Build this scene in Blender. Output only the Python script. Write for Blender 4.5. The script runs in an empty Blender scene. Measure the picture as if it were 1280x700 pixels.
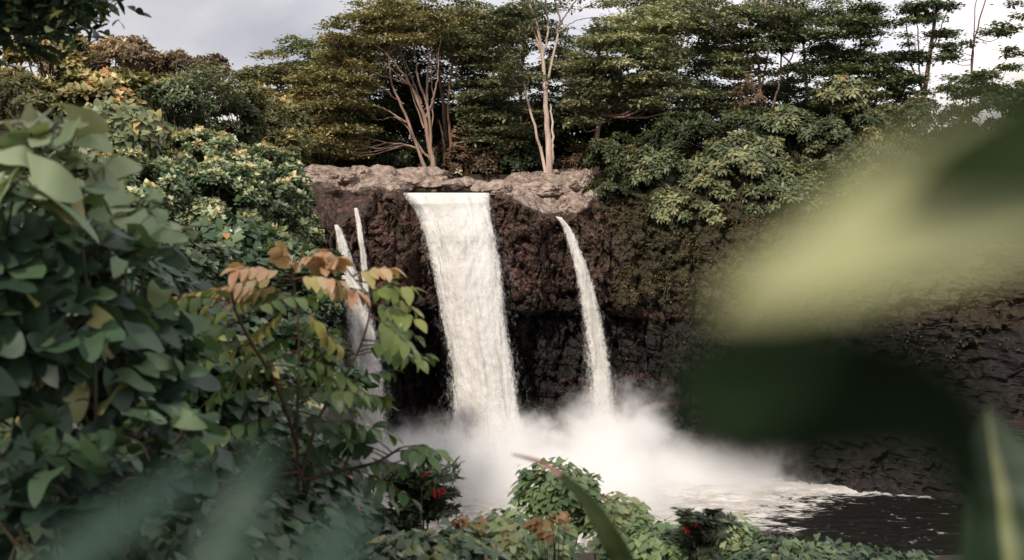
import bpy, math, random
import numpy as np
from mathutils import Vector

rng = np.random.default_rng(7)
random.seed(7)
sc = bpy.context.scene
COL = sc.collection
R = math.radians

# ------------------------------------------------------------------ camera geometry
F = 1600.0                      # focal length in pixels of the 1280 px wide photo
PITCH = math.atan(128 / F)      # camera looks slightly down, horizon at row 222
CP, SP = math.cos(PITCH), math.sin(PITCH)

def at(px, py, Y):
    """point at depth Y (metres north of the camera) seen at photo position px, py"""
    a = (px - 640) / F; b = (350 - py) / F
    d = Y / (CP + b * SP)
    return np.array([a * d, Y, d * (-SP + b * CP)])

def m_per_px(Y): return Y / F

# ------------------------------------------------------------------ noise
_perm = np.random.default_rng(3).permutation(256).astype(np.int64)
_perm = np.concatenate([_perm, _perm, _perm])
_g = np.random.default_rng(4).normal(size=(256, 3)); _g /= np.linalg.norm(_g, axis=1)[:, None]

def perlin(P):
    P = np.asarray(P, float)
    i = np.floor(P).astype(np.int64); f = P - i; i &= 255
    u = f * f * f * (f * (f * 6 - 15) + 10)
    out = 0
    for dx in (0, 1):
        wx = u[:, 0] if dx else 1 - u[:, 0]
        for dy in (0, 1):
            wy = u[:, 1] if dy else 1 - u[:, 1]
            for dz in (0, 1):
                wz = u[:, 2] if dz else 1 - u[:, 2]
                h = _perm[_perm[_perm[(i[:, 0] + dx) & 255] + ((i[:, 1] + dy) & 255)] + ((i[:, 2] + dz) & 255)]
                g = _g[h & 255]
                out = out + wx * wy * wz * (g[:, 0] * (f[:, 0] - dx) + g[:, 1] * (f[:, 1] - dy) + g[:, 2] * (f[:, 2] - dz))
    return out * 1.6

def fbm(P, o=5, lac=2.03, gain=.5, ridge=False):
    P = np.asarray(P, float); a = 1; s = 0; t = 0
    for k in range(o):
        n = perlin(P + 17.3 * k)
        if ridge: n = 1 - 2 * np.abs(n)
        s = s + a * n; t += a; a *= gain; P = P * lac
    return s / t

def worley(P, seed=0):
    """F1, F2 and the random number of the nearest cell"""
    P = np.asarray(P, float); i = np.floor(P).astype(np.int64); f = P - i
    F1 = np.full(len(P), 9.); F2 = np.full(len(P), 9.); C = np.zeros(len(P))
    rt = np.random.default_rng(90 + seed).uniform(size=(256, 4))
    for dx in (-1, 0, 1):
        for dy in (-1, 0, 1):
            for dz in (-1, 0, 1):
                h = _perm[_perm[_perm[(i[:, 0] + dx) & 255] + ((i[:, 1] + dy) & 255)] + ((i[:, 2] + dz) & 255)] & 255
                q = rt[h]; d = np.sqrt((dx + q[:, 0] - f[:, 0]) ** 2 + (dy + q[:, 1] - f[:, 1]) ** 2 + (dz + q[:, 2] - f[:, 2]) ** 2)
                nw = d < F1
                F2 = np.where(nw, F1, np.minimum(F2, d)); C = np.where(nw, q[:, 3], C); F1 = np.where(nw, d, F1)
    return F1, F2, C

def blocks(P, seed=0):
    """broken rock: every cell stands out by its own amount, with a crack round it"""
    a, b, c = worley(P, seed)
    return c - .5 - .55 * np.clip(1 - (b - a) / .16, 0, 1)

def sstep(a, b, x):
    t = np.clip((x - a) / (b - a), 0, 1); return t * t * (3 - 2 * t)

def nrm(v): return v / (np.linalg.norm(v, axis=-1, keepdims=True) + 1e-9)

# ------------------------------------------------------------------ scene helpers
def thing(name, loc, label, cat, group=None, kind=None):
    o = bpy.data.objects.new(name, None); o.empty_display_size = .3; COL.objects.link(o)
    o.location = tuple(float(c) for c in loc)
    o['label'] = label; o['category'] = cat
    if group: o['group'] = group
    if kind: o['kind'] = kind
    return o

def tag(o, label=None, cat=None, group=None, kind=None):
    if label: o['label'] = label
    if cat: o['category'] = cat
    if group: o['group'] = group
    if kind: o['kind'] = kind
    return o

def mesh_obj(name, V, faces, mat, parent=None, rnd=None, smooth=True, uv=None):
    """faces: (n,k) int array, or list of such arrays"""
    if not isinstance(faces, list): faces = [faces]
    faces = [np.asarray(f) for f in faces if len(f)]
    V = np.asarray(V, np.float32)
    if parent is not None:
        org = np.array(parent.matrix_basis.translation, np.float32) if parent.type == 'EMPTY' else np.zeros(3, np.float32)
        V = V - org
    me = bpy.data.meshes.new(name)
    me.vertices.add(len(V)); me.vertices.foreach_set('co', V.ravel())
    li = np.concatenate([f.ravel() for f in faces]).astype(np.int32)
    cnt = np.concatenate([np.full(len(f), f.shape[1], np.int32) for f in faces])
    st = np.concatenate([[0], np.cumsum(cnt)[:-1]]).astype(np.int32)
    me.loops.add(len(li)); me.loops.foreach_set('vertex_index', li)
    me.polygons.add(len(cnt)); me.polygons.foreach_set('loop_start', st); me.polygons.foreach_set('loop_total', cnt)
    me.polygons.foreach_set('use_smooth', np.full(len(cnt), smooth))
    if rnd is not None:
        a = me.attributes.new('rnd', 'FLOAT', 'POINT'); a.data.foreach_set('value', np.asarray(rnd, np.float32))
    if uv is not None:
        l = me.uv_layers.new(name='UVMap'); l.data.foreach_set('uv', np.asarray(uv, np.float32)[li].ravel())
    me.update(calc_edges=True); me.validate()
    me.materials.append(mat)
    o = bpy.data.objects.new(name, me); COL.objects.link(o)
    if parent is not None: o.parent = parent
    return o

class Tubes:
    def __init__(s): s.V = []; s.Fq = []; s.n = 0
    def add(s, P, rad, sides=7):
        P = np.asarray(P, float); rad = np.asarray(rad, float)
        T = nrm(np.gradient(P, axis=0))
        ref = np.array([.3, 1, .2]); ref = ref / np.linalg.norm(ref)
        X = nrm(np.cross(T, ref)); Yv = np.cross(T, X)
        a = np.linspace(0, 2 * math.pi, sides, endpoint=False)
        ring = P[:, None] + rad[:, None, None] * (np.cos(a)[None, :, None] * X[:, None] + np.sin(a)[None, :, None] * Yv[:, None])
        k = len(P)
        idx = s.n + np.arange(k * sides).reshape(k, sides); nx = np.roll(idx, -1, axis=1)
        s.Fq.append(np.stack([idx[:-1], nx[:-1], nx[1:], idx[1:]], -1).reshape(-1, 4))
        s.V.append(ring.reshape(-1, 3)); s.n += k * sides
    def build(s, name, mat, parent):
        if not s.V: return None
        return mesh_obj(name, np.concatenate(s.V), np.concatenate(s.Fq), mat, parent)

def smooth_path(P, n=12, wob=0.0):
    """Catmull-Rom through the points"""
    P = np.asarray(P, float)
    Q = np.vstack([2 * P[0] - P[1], P, 2 * P[-1] - P[-2]])
    out = []
    m = max(2, n // (len(P) - 1))
    for i in range(len(P) - 1):
        p0, p1, p2, p3 = Q[i], Q[i + 1], Q[i + 2], Q[i + 3]
        for t in np.linspace(0, 1, m, endpoint=False):
            out.append(.5 * ((2 * p1) + (-p0 + p2) * t + (2 * p0 - 5 * p1 + 4 * p2 - p3) * t ** 2 + (-p0 + 3 * p1 - 3 * p2 + p3) * t ** 3))
    out.append(P[-1]); out = np.array(out)
    if wob: out[1:-1] += rng.normal(size=(len(out) - 2, out.shape[1])) * ([wob] * 3 + [0] * (out.shape[1] - 3))
    return out

# ------------------------------------------------------------------ leaves
def leaf_tmpl(rows, width, prof, fold=.15, droop=.2, lobe=0.0):
    """a leaf of unit length along +y; three vertices per row: left edge, midrib, right edge"""
    t = np.linspace(0, 1, rows); V = []
    for k, tt in enumerate(t):
        w = width * prof(tt); yb = tt - lobe * (1 - tt) ** 6; z = -droop * tt * tt
        V += [(-w, yb, z + fold * w), (0, tt, z), (w, yb, z + fold * w)]
    Fc = []
    for k in range(rows - 1):
        a = 3 * k
        Fc += [(a, a + 1, a + 4, a + 3), (a + 1, a + 2, a + 5, a + 4)]
    return np.array(V, float), np.array(Fc)

oval = lambda t: math.sin(math.pi * min(1, t * .93 + .05)) ** .75
heart = lambda t: (max(0, 1 - t) ** .62) * (t + .34) ** .28 * 1.08
lance = lambda t: math.sin(math.pi * min(1, (t * .97 + .03)) ** .8) ** .9
QUAD = (np.array([(0, 0, 0), (.28, .5, .06), (0, 1, -.12), (-.28, .5, .06)], float), np.array([(0, 1, 2, 3)]))
WQUAD = (np.array([(0, 0, 0), (.42, .5, .1), (0, 1, -.15), (-.42, .5, .1)], float), np.array([(0, 1, 2, 3)]))
MID_HEART = leaf_tmpl(4, .46, heart, .12, .22, .12)
MID_OVAL = leaf_tmpl(4, .24, oval, .2, .3)
heart2 = lambda t: (max(0, 1 - t) ** .55) * (t + .30) ** .22 * 1.0
NEAR_HEART = leaf_tmpl(10, .56, heart2, .10, .14, .22)
NEAR_OVAL = leaf_tmpl(7, .30, oval, .3, .38)
SMALL_OVAL = leaf_tmpl(3, .2, oval, .2, .1)

def scatter(tmpl, pos, ydir, up, size, rnd, jit=0.0):
    """place the leaf template n times; returns V, faces, rnd"""
    T, Fc = tmpl; n = len(pos); k = len(T)
    Y = nrm(ydir); X = nrm(np.cross(Y, up)); Z = np.cross(X, Y)
    size = np.broadcast_to(np.asarray(size, float), (n,))
    tt = np.broadcast_to(T[None], (n, k, 3)).copy()
    if jit:
        tt[:, :, 2] += jit * rng.normal(size=(n, 1)) * (tt[:, :, 1] ** 2)      # more or less droop
        tt[:, :, 2] += jit * .8 * rng.normal(size=(n, 1)) * tt[:, :, 0] * 1.5  # twist
        tt[:, :, 0] *= 1 + .15 * rng.normal(size=(n, 1))
        tt[:, :, 2] += jit * .5 * np.sin(tt[:, :, 1] * 7 + rng.uniform(0, 6, (n, 1))) * np.abs(tt[:, :, 0])
    V = pos[:, None] + size[:, None, None] * (tt[:, :, :1] * X[:, None] + tt[:, :, 1:2] * Y[:, None] + tt[:, :, 2:3] * Z[:, None])
    Fo = (Fc[None] + (np.arange(n) * k)[:, None, None]).reshape(-1, Fc.shape[1])
    return V.reshape(-1, 3), Fo, np.repeat(rnd, k)

class Leaves:
    def __init__(s): s.V = []; s.F = []; s.R = []; s.n = 0
    def add(s, V, Fc, rnd):
        if len(V) == 0: return
        s.V.append(V); s.F.append(Fc + s.n); s.R.append(rnd); s.n += len(V)
    def build(s, name, mat, parent):
        return mesh_obj(name, np.concatenate(s.V), [f for f in s.F] if len({f.shape[1] for f in s.F}) > 1 else np.concatenate(s.F), mat, parent, rnd=np.concatenate(s.R))

def rand_dir(n):
    return nrm(rng.normal(size=(n, 3)))

def rosettes(L, cen, axis, k, size, tmpl, opening=65, bright=None, jit=.15, spread=.25, droopy=0.0):
    """k leaves radiating from each centre round its axis"""
    n = len(cen)
    A = nrm(axis); ref = np.where(np.abs(A[:, 2:3]) > .9, np.array([[1., 0, 0]]), np.array([[0, 0, 1.]]))
    U = nrm(np.cross(A, ref)); W = np.cross(A, U)
    ph0 = rng.uniform(0, 2 * math.pi, n)
    base = bright if bright is not None else rng.uniform(.2, .8, n)
    for j in range(k):
        ph = ph0 + j * 2.399 + rng.normal(0, .15, n)
        op = np.radians(opening * (.45 + .75 * (j + .5) / k) + rng.normal(0, 9, n))
        rad = np.cos(ph)[:, None] * U + np.sin(ph)[:, None] * W
        d = np.sin(op)[:, None] * rad + np.cos(op)[:, None] * A
        d[:, 2] -= droopy * (.4 + rng.uniform(0, .6, n))
        up = A + .15 * rng.normal(size=(n, 3)) + np.array([0, 0, .25])
        s = size * rng.uniform(.7, 1.15, n)
        p = cen + rad * (spread * size * rng.uniform(0, 1, n))[:, None] - A * (size * .35 * j / k)
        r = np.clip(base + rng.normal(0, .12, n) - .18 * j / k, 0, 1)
        L.add(*scatter(tmpl, p, d, up, s, r, jit))

# ------------------------------------------------------------------ materials
def lin(c):
    return tuple(((v / 255) / 12.92 if v / 255 <= .04045 else ((v / 255 + .055) / 1.055) ** 2.4) for v in c) + (1,)

def new_mat(name):
    m = bpy.data.materials.new(name); m.use_nodes = True
    nt = m.node_tree; nt.nodes.clear()
    return m, nt, nt.nodes, nt.links

def ramp(N, stops):
    r = N.new('ShaderNodeValToRGB'); e = r.color_ramp.elements
    while len(e) > 1: e.remove(e[-1])
    e[0].position = stops[0][0]; e[0].color = (*stops[0][1][:3], 1)
    for p, c in stops[1:]:
        x = e.new(p); x.color = (*c[:3], 1)
    return r

def gray(v): return (v, v, v)

def leaf_mat(name, stops, transl=.25, rough=.45, clump=.35, clump_scale=1.0, spec=.4, sat=1.0):
    m, nt, N, K = new_mat(name)
    at_ = N.new('ShaderNodeAttribute'); at_.attribute_name = 'rnd'
    r = ramp(N, stops); K.new(at_.outputs['Fac'], r.inputs[0])
    geo = N.new('ShaderNodeNewGeometry'); no = N.new('ShaderNodeTexNoise'); no.inputs['Scale'].default_value = clump_scale
    no.inputs['Detail'].default_value = 3
    K.new(geo.outputs['Position'], no.inputs['Vector'])
    mr = N.new('ShaderNodeMapRange'); mr.inputs[1].default_value = .3; mr.inputs[2].default_value = .7
    mr.inputs[3].default_value = 1 - clump; mr.inputs[4].default_value = 1 + clump
    K.new(no.outputs[0], mr.inputs[0])
    wt = N.new('ShaderNodeVectorMath'); wt.operation = 'MULTIPLY'; wt.inputs[1].default_value = (1.02, 1.01, .91); K.new(r.outputs[0], wt.inputs[0])
    mx = N.new('ShaderNodeVectorMath'); mx.operation = 'SCALE'; K.new(wt.outputs[0], mx.inputs[0]); K.new(mr.outputs[0], mx.inputs['Scale'])
    b = N.new('ShaderNodeBsdfPrincipled'); b.inputs['Roughness'].default_value = rough
    b.inputs['Specular IOR Level'].default_value = spec
    K.new(mx.outputs[0], b.inputs['Base Color'])
    t = N.new('ShaderNodeBsdfTranslucent'); tc = N.new('ShaderNodeVectorMath'); tc.operation = 'MULTIPLY'
    tc.inputs[1].default_value = (1.25, 1.3, .6); K.new(mx.outputs[0], tc.inputs[0]); K.new(tc.outputs[0], t.inputs[0])
    ms = N.new('ShaderNodeMixShader'); ms.inputs[0].default_value = transl
    K.new(b.outputs[0], ms.inputs[1]); K.new(t.outputs[0], ms.inputs[2])
    o = N.new('ShaderNodeOutputMaterial'); K.new(ms.outputs[0], o.inputs[0])
    return m

GK = 1.0
def g_(r, g, b, k=1.0): return (r * k * GK, g * k * GK, b * k * GK)

M = {}
GK = 2.35
M['albizia_olive'] = leaf_mat('albizia olive foliage', [(0, g_(.036, .038, .019)), (.5, g_(.078, .074, .037)), (.85, g_(.145, .130, .072)), (1, g_(.18, .14, .075))], .2, .5, .4, .12)
M['albizia_green'] = leaf_mat('albizia green foliage', [(0, g_(.026, .034, .020)), (.5, g_(.060, .070, .040)), (.85, g_(.13, .135, .088)), (1, g_(.19, .18, .13))], .2, .5, .4, .12)
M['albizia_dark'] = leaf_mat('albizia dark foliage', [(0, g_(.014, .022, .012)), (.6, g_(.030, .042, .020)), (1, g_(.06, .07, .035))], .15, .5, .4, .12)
GK = 1.6
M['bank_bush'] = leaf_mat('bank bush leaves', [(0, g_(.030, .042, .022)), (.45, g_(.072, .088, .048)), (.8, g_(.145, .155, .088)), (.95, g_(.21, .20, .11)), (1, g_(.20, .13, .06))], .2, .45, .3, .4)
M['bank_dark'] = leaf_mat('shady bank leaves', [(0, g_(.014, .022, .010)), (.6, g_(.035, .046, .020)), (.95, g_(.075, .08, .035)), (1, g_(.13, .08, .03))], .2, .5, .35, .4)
GK = 1.95
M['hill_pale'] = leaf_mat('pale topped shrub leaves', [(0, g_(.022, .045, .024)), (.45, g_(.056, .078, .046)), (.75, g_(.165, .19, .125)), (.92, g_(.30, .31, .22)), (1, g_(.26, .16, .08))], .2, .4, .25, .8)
M['hill_green'] = leaf_mat('hillside leaves', [(0, g_(.026, .038, .022)), (.5, g_(.066, .084, .046)), (.85, g_(.14, .15, .085)), (1, g_(.22, .16, .08))], .2, .42, .3, .8)
M['hill_warm'] = leaf_mat('warm hillside leaves', [(0, g_(.040, .042, .018)), (.45, g_(.095, .092, .040)), (.8, g_(.19, .155, .075)), (.93, g_(.36, .30, .19)), (1, g_(.26, .09, .04))], .2, .5, .35, .7)
M['hill_dry'] = leaf_mat('dry vine leaves', [(0, g_(.045, .030, .019)), (.5, g_(.115, .078, .050)), (.85, g_(.21, .165, .105)), (1, g_(.32, .27, .19))], .2, .6, .35, .7)
GK = 1.55
M['near_heart'] = leaf_mat('large heart leaves', [(0, g_(.010, .024, .017)), (.4, g_(.036, .068, .036)), (.62, g_(.085, .13, .068)), (.85, g_(.16, .205, .125)), (.96, g_(.20, .22, .16)), (1, g_(.20, .20, .09))], .22, .52, .2, 1.5, .5)
M['near_dark'] = leaf_mat('dark glossy near leaves', [(0, g_(.006, .014, .010)), (.5, g_(.026, .050, .026)), (.85, g_(.085, .12, .062)), (.96, g_(.19, .21, .08)), (1, g_(.26, .10, .03))], .2, .32, .3, 1.5, .5)  # dark leaf colours also stand in for shade near the lookout
GK = 1.3
M['compound'] = leaf_mat('compound leaf leaflets', [(0, g_(.018, .040, .020)), (.35, g_(.050, .090, .038)), (.58, g_(.14, .185, .065)), (.80, g_(.29, .27, .10)), (.90, g_(.40, .31, .20)), (1, g_(.41, .24, .165))], .3, .36, .15, 2)
GK = 1.5
M['front_vine'] = leaf_mat('light vine leaves', [(0, g_(.030, .055, .030)), (.5, g_(.085, .13, .065)), (.85, g_(.18, .23, .12)), (.96, g_(.22, .25, .14)), (1, g_(.22, .12, .06))], .25, .38, .25, 2)
GK = 1.0
M['front_brown'] = leaf_mat('browning leaves', [(0, g_(.07, .04, .02)), (.5, g_(.20, .10, .045)), (1, g_(.34, .20, .09))], .3, .45, .2, 2)
M['wall_moss'] = leaf_mat('wall moss and fern', [(0, g_(.028, .024, .010)), (.5, g_(.070, .060, .026)), (1, g_(.13, .11, .045))], .15, .6, .35, .3)
M['fern'] = leaf_mat('dark ferny leaflets', [(0, g_(.012, .022, .012)), (.6, g_(.035, .05, .025)), (1, g_(.09, .10, .05))], .2, .4, .2, 2)

def wood_mat(name, a, b, scale=1.2, rough=.8):
    m, nt, N, K = new_mat(name)
    tc = N.new('ShaderNodeTexCoord'); mp = N.new('ShaderNodeMapping'); mp.inputs['Scale'].default_value = (1, 1, .22)
    K.new(tc.outputs['Object'], mp.inputs[0])
    no = N.new('ShaderNodeTexNoise'); no.inputs['Scale'].default_value = scale; no.inputs['Detail'].default_value = 7; no.inputs['Roughness'].default_value = .65
    K.new(mp.outputs[0], no.inputs['Vector'])
    r = ramp(N, [(.35, a), (.65, b)]); K.new(no.outputs[0], r.inputs[0])
    p = N.new('ShaderNodeBsdfPrincipled'); p.inputs['Roughness'].default_value = rough
    K.new(r.outputs[0], p.inputs['Base Color'])
    bu = N.new('ShaderNodeBump'); bu.inputs['Strength'].default_value = .6; bu.inputs['Distance'].default_value = .05
    K.new(no.outputs[0], bu.inputs['Height']); K.new(bu.outputs[0], p.inputs['Normal'])
    o = N.new('ShaderNodeOutputMaterial'); K.new(p.outputs[0], o.inputs[0])
    return m
M['bark_warm'] = wood_mat('warm tan bark', (.12, .070, .050), (.40, .27, .20))
M['bark_white'] = wood_mat('pale bark', (.28, .19, .145), (.62, .50, .42))
M['bark_red'] = wood_mat('reddish bark', (.10, .045, .030), (.26, .14, .095))
M['bark_dark'] = wood_mat('dark bark', (.030, .020, .014), (.10, .065, .045))
M['stem_green'] = wood_mat('green brown stem', (.025, .020, .012), (.07, .055, .03), 6)
M['stem_red'] = wood_mat('reddish stem', (.035, .018, .012), (.085, .040, .022), 6)

def rock_mat():
    m, nt, N, K = new_mat('wet basalt cliff')
    geo = N.new('ShaderNodeNewGeometry'); sep = N.new('ShaderNodeSeparateXYZ'); K.new(geo.outputs['Position'], sep.inputs[0])
    def noise(scale, det=8, rough=.6, vec=None, dist=0):
        n = N.new('ShaderNodeTexNoise'); n.inputs['Scale'].default_value = scale; n.inputs['Detail'].default_value = det
        n.inputs['Roughness'].default_value = rough; n.inputs['Distortion'].default_value = dist
        K.new(vec if vec else geo.outputs['Position'], n.inputs['Vector']); return n
    def mapr(src, a, b, c=0, d=1):
        r = N.new('ShaderNodeMapRange'); K.new(src, r.inputs[0])
        for i, v in enumerate((a, b, c, d)): r.inputs[i + 1].default_value = v
        r.interpolation_type = 'SMOOTHSTEP'; return r.outputs[0]
    def mix(f, a, b):
        x = N.new('ShaderNodeMix'); x.data_type = 'RGBA'
        if isinstance(f, float): x.inputs[0].default_value = f
        else: K.new(f, x.inputs[0])
        for i, v in ((6, a), (7, b)):
            if isinstance(v, tuple): x.inputs[i].default_value = (*v[:3], 1)
            else: K.new(v, x.inputs[i])
        return x.outputs[2]
    def mth(op, a, b=None):
        x = N.new('ShaderNodeMath'); x.operation = op
        for i, v in ((0, a), (1, b)):
            if v is None: continue
            if isinstance(v, (int, float)): x.inputs[i].default_value = v
            else: K.new(v, x.inputs[i])
        return x.outputs[0]
    n1 = noise(.35); n2 = noise(1.6, 10, .7); n3 = noise(6, 8, .7)
    wet = ramp(N, [(.3, (.010, .007, .006)), (.45, (.034, .019, .014)), (.56, (.100, .050, .034)), (.70, (.23, .135, .10))]); K.new(n2.outputs[0], wet.inputs[0])  # palest stops put highlights on the lumps into the rock colour
    dark = ramp(N, [(.3, (.004, .004, .004)), (.55, (.014, .011, .010)), (.72, (.048, .033, .028))]); K.new(n2.outputs[0], dark.inputs[0])
    low = mapr(sep.outputs[2], -9, -13)  # near black low down: wet rock, with the hollows' shade put into colour
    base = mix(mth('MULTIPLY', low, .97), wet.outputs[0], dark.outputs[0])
    # rusty beds that run level through the cliff
    mp = N.new('ShaderNodeMapping'); mp.inputs['Scale'].default_value = (.05, .05, .75); K.new(geo.outputs['Position'], mp.inputs[0])
    st = noise(1.0, 4, .6, mp.outputs[0])
    base = mix(mth('MULTIPLY', mapr(st.outputs[0], .56, .64), mapr(n2.outputs[0], .4, .6, .1, .75)), base, (.13, .045, .032))
    # moss towards the right of the wall
    moss = mth('MULTIPLY', mapr(sep.outputs[0], 6, 12), mapr(sep.outputs[2], -17, -8))
    mossy = mth('MULTIPLY', mth('MAXIMUM', moss, mapr(n1.outputs[0], .52, .68, 0, .7)), mapr(n3.outputs[0], .30, .50))
    mossy = mth('MULTIPLY', mossy, mapr(sep.outputs[2], -15, -9))
    mcol = ramp(N, [(.35, (.020, .020, .009)), (.6, (.060, .052, .022)), (.75, (.10, .085, .038))]); K.new(n3.outputs[0], mcol.inputs[0])
    base = mix(mossy, base, mcol.outputs[0])
    # dry pale rock on the shelf
    dry = ramp(N, [(.32, (.06, .045, .036)), (.44, (.20, .155, .125)), (.54, (.35, .265, .215)), (.7, (.54, .47, .41))]); K.new(n2.outputs[0], dry.inputs[0])
    att = N.new('ShaderNodeAttribute'); att.attribute_name = 'rnd'
    nz = mth('ADD', att.outputs['Fac'], mth('MULTIPLY', mth('SUBTRACT', n2.outputs[0], .5), 1.5))
    base = mix(mapr(nz, .4, .6), base, dry.outputs[0])
    p = N.new('ShaderNodeBsdfPrincipled'); K.new(base, p.inputs['Base Color']); K.new(mapr(n2.outputs[0], .3, .7, .45, .85), p.inputs['Roughness'])
    hh = mth('ADD', mth('MULTIPLY', n2.outputs[0], 1.0), mth('MULTIPLY', n3.outputs[0], .35))
    bu = N.new('ShaderNodeBump'); bu.inputs['Strength'].default_value = .9; bu.inputs['Distance'].default_value = .3
    K.new(hh, bu.inputs['Height']); K.new(bu.outputs[0], p.inputs['Normal'])
    o = N.new('ShaderNodeOutputMaterial'); K.new(p.outputs[0], o.inputs[0])
    return m
M['rock'] = rock_mat()

def simple_noise_mat(name, stops, scale, rough=.85, bump=.5, dist=.1, spec=.3):
    m, nt, N, K = new_mat(name)
    geo = N.new('ShaderNodeNewGeometry'); no = N.new('ShaderNodeTexNoise'); no.inputs['Scale'].default_value = scale
    no.inputs['Detail'].default_value = 10; no.inputs['Roughness'].default_value = .65; K.new(geo.outputs['Position'], no.inputs['Vector'])
    r = ramp(N, stops); K.new(no.outputs[0], r.inputs[0])
    p = N.new('ShaderNodeBsdfPrincipled'); p.inputs['Roughness'].default_value = rough; p.inputs['Specular IOR Level'].default_value = spec
    K.new(r.outputs[0], p.inputs['Base Color'])
    bu = N.new('ShaderNodeBump'); bu.inputs['Strength'].default_value = bump; bu.inputs['Distance'].default_value = dist
    K.new(no.outputs[0], bu.inputs['Height']); K.new(bu.outputs[0], p.inputs['Normal'])
    o = N.new('ShaderNodeOutputMaterial'); K.new(p.outputs[0], o.inputs[0]); return m
M['soil'] = simple_noise_mat('leaf litter soil', [(.3, (.012, .012, .006)), (.55, (.035, .026, .014)), (.75, (.07, .045, .025))], 1.3)
M['boulder'] = simple_noise_mat('pale lava boulder', [(.32, (.07, .052, .042)), (.45, (.24, .185, .15)), (.55, (.37, .285, .235)), (.7, (.50, .42, .36))], 1.6, .75, .9, .3)
M['boulder_dark'] = simple_noise_mat('dark wet boulder', [(.3, (.008, .007, .007)), (.55, (.028, .021, .018)), (.75, (.075, .055, .047))], 1.8, .5, .9, .3, .5)

# ------------------------------------------------------------------ terrain
rimY = [-40, 0, 14, 25, 45, 75, 100, 118, 135]
rimX = [60, 60, 20, -3, -7.5, -12.5, -17.5, -24, -30]     # left rim of the gorge
def rim_left(y): return np.interp(y, rimY, rimX)
def cliff_y(x):   # line of the cliff face
    return np.interp(x, [-40, -19, -12, 0, 10, 22, 32, 42, 52, 66, 90], [108, 112, 115, 116, 116.5, 115.5, 111, 104, 94, 76, 50])
def ground_h(x, y):
    x = np.asarray(x, float); y = np.asarray(y, float)
    near = np.interp(y, [-60, 0, 5, 10, 16, 22, 30], [-1.6, -1.75, -2.5, -3.6, -5.2, -6.6, -8])
    amp = np.interp(y, [0, 15, 30, 45, 75, 90, 110, 140], [1.2, 1.4, 1.2, 4.6, 7.8, 7, 4, 2])
    d = np.maximum(0, rim_left(y) - x)
    base = np.interp(y, [-60, 0, 5, 10, 16, 22, 30, 45, 70, 110], [-1.6, -1.75, -2.4, -3.2, -4.2, -4.6, -4.4, -4.2, -2.5, -1.5])
    land_left = base + amp * (1 - np.exp(-d / 4.5))
    near_left = sstep(-1, -6, x)
    wl = sstep(24, 33, y); land = (near * (1 - near_left) + (base + amp * near_left) * near_left) * (1 - wl) + land_left * wl
    # far plateau
    cy = cliff_y(x)
    plat = np.interp(x, [-40, -20, 6, 12, 30, 60], [1.5, .4, .2, 1.6, 3.0, 5]) + .02 * np.maximum(0, y - 130)
    far = sstep(0, 1, (y - cy - 13) / 3)
    h_far = plat
    # how deep inside the gorge
    inside_left = sstep(0, 2.6, x - rim_left(y))
    inside_near = sstep(22, 40, y + .0 * x)
    g = np.minimum(inside_left, inside_near)
    pool = -27.5
    h = land * (1 - g) + pool * g
    h = h * (1 - far) + h_far * far
    h = h + .35 * perlin(np.stack([x * .25, y * .25, 0 * x], -1).reshape(-1, 3)).reshape(x.shape) * np.where(np.abs(h + 27.5) < .1, 0, 1)
    # keep the lookout itself low under the camera
    return h

def nonuni(lo, hi, fine_lo, fine_hi, step, grow=1.18):
    a = list(np.arange(fine_lo, fine_hi + step, step)); s = step
    while a[-1] < hi: s *= grow; a.append(a[-1] + s)
    s = step
    while a[0] > lo: s *= grow; a.insert(0, a[0] - s)
    return np.array(a)
gx = nonuni(-1500, 1500, -45, 60, .6); gy = nonuni(-300, 3000, -4, 150, .6)
GX, GY = np.meshgrid(gx, gy, indexing='xy')
GZ = ground_h(GX, GY)
nx_, ny_ = len(gx), len(gy)
idx = np.arange(nx_ * ny_).reshape(ny_, nx_)
gf = np.stack([idx[:-1, :-1], idx[:-1, 1:], idx[1:, 1:], idx[1:, :-1]], -1).reshape(-1, 4)
tag(mesh_obj('ground', np.stack([GX, GY, GZ], -1).reshape(-1, 3), gf, M['soil']), 'dark leaf-littered soil of the banks under the shrubs and trees', None, None, 'structure')

# ------------------------------------------------------------------ cliff
lipPX = [330, 365, 400, 418, 445, 470, 500, 506, 610, 616, 645, 680, 700, 722, 745, 800, 900, 1000, 1200, 1500]
lipPY = [236, 244, 262, 284, 262, 242, 238, 243, 243, 238, 246, 262, 273, 262, 240, 238, 240, 232, 222, 205]
def lip_z(x):
    px = 640 + x / cliff_y(x) * F
    return np.interp(px, lipPX, [-(p - 222) / F * 116 for p in lipPY])
xs = np.concatenate([np.arange(-34, 24, .11), np.arange(24, 84, .3)])
nv_face, nv_top = 260, 110
rows = []
zb = -28.0
X0 = np.repeat(xs[None], nv_face + nv_top, 0)
cy0 = cliff_y(xs); lz = lip_z(xs) + .35 * fbm(np.stack([xs * .9, 0 * xs, 0 * xs], -1), 4)
lz = np.where((xs > -9.9) & (xs < -1.9), -1.62, lz)
Z0 = np.zeros_like(X0); Y0 = np.zeros_like(X0); DRY = np.zeros_like(X0)
px_line = 640 + xs / cy0 * F
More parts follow.
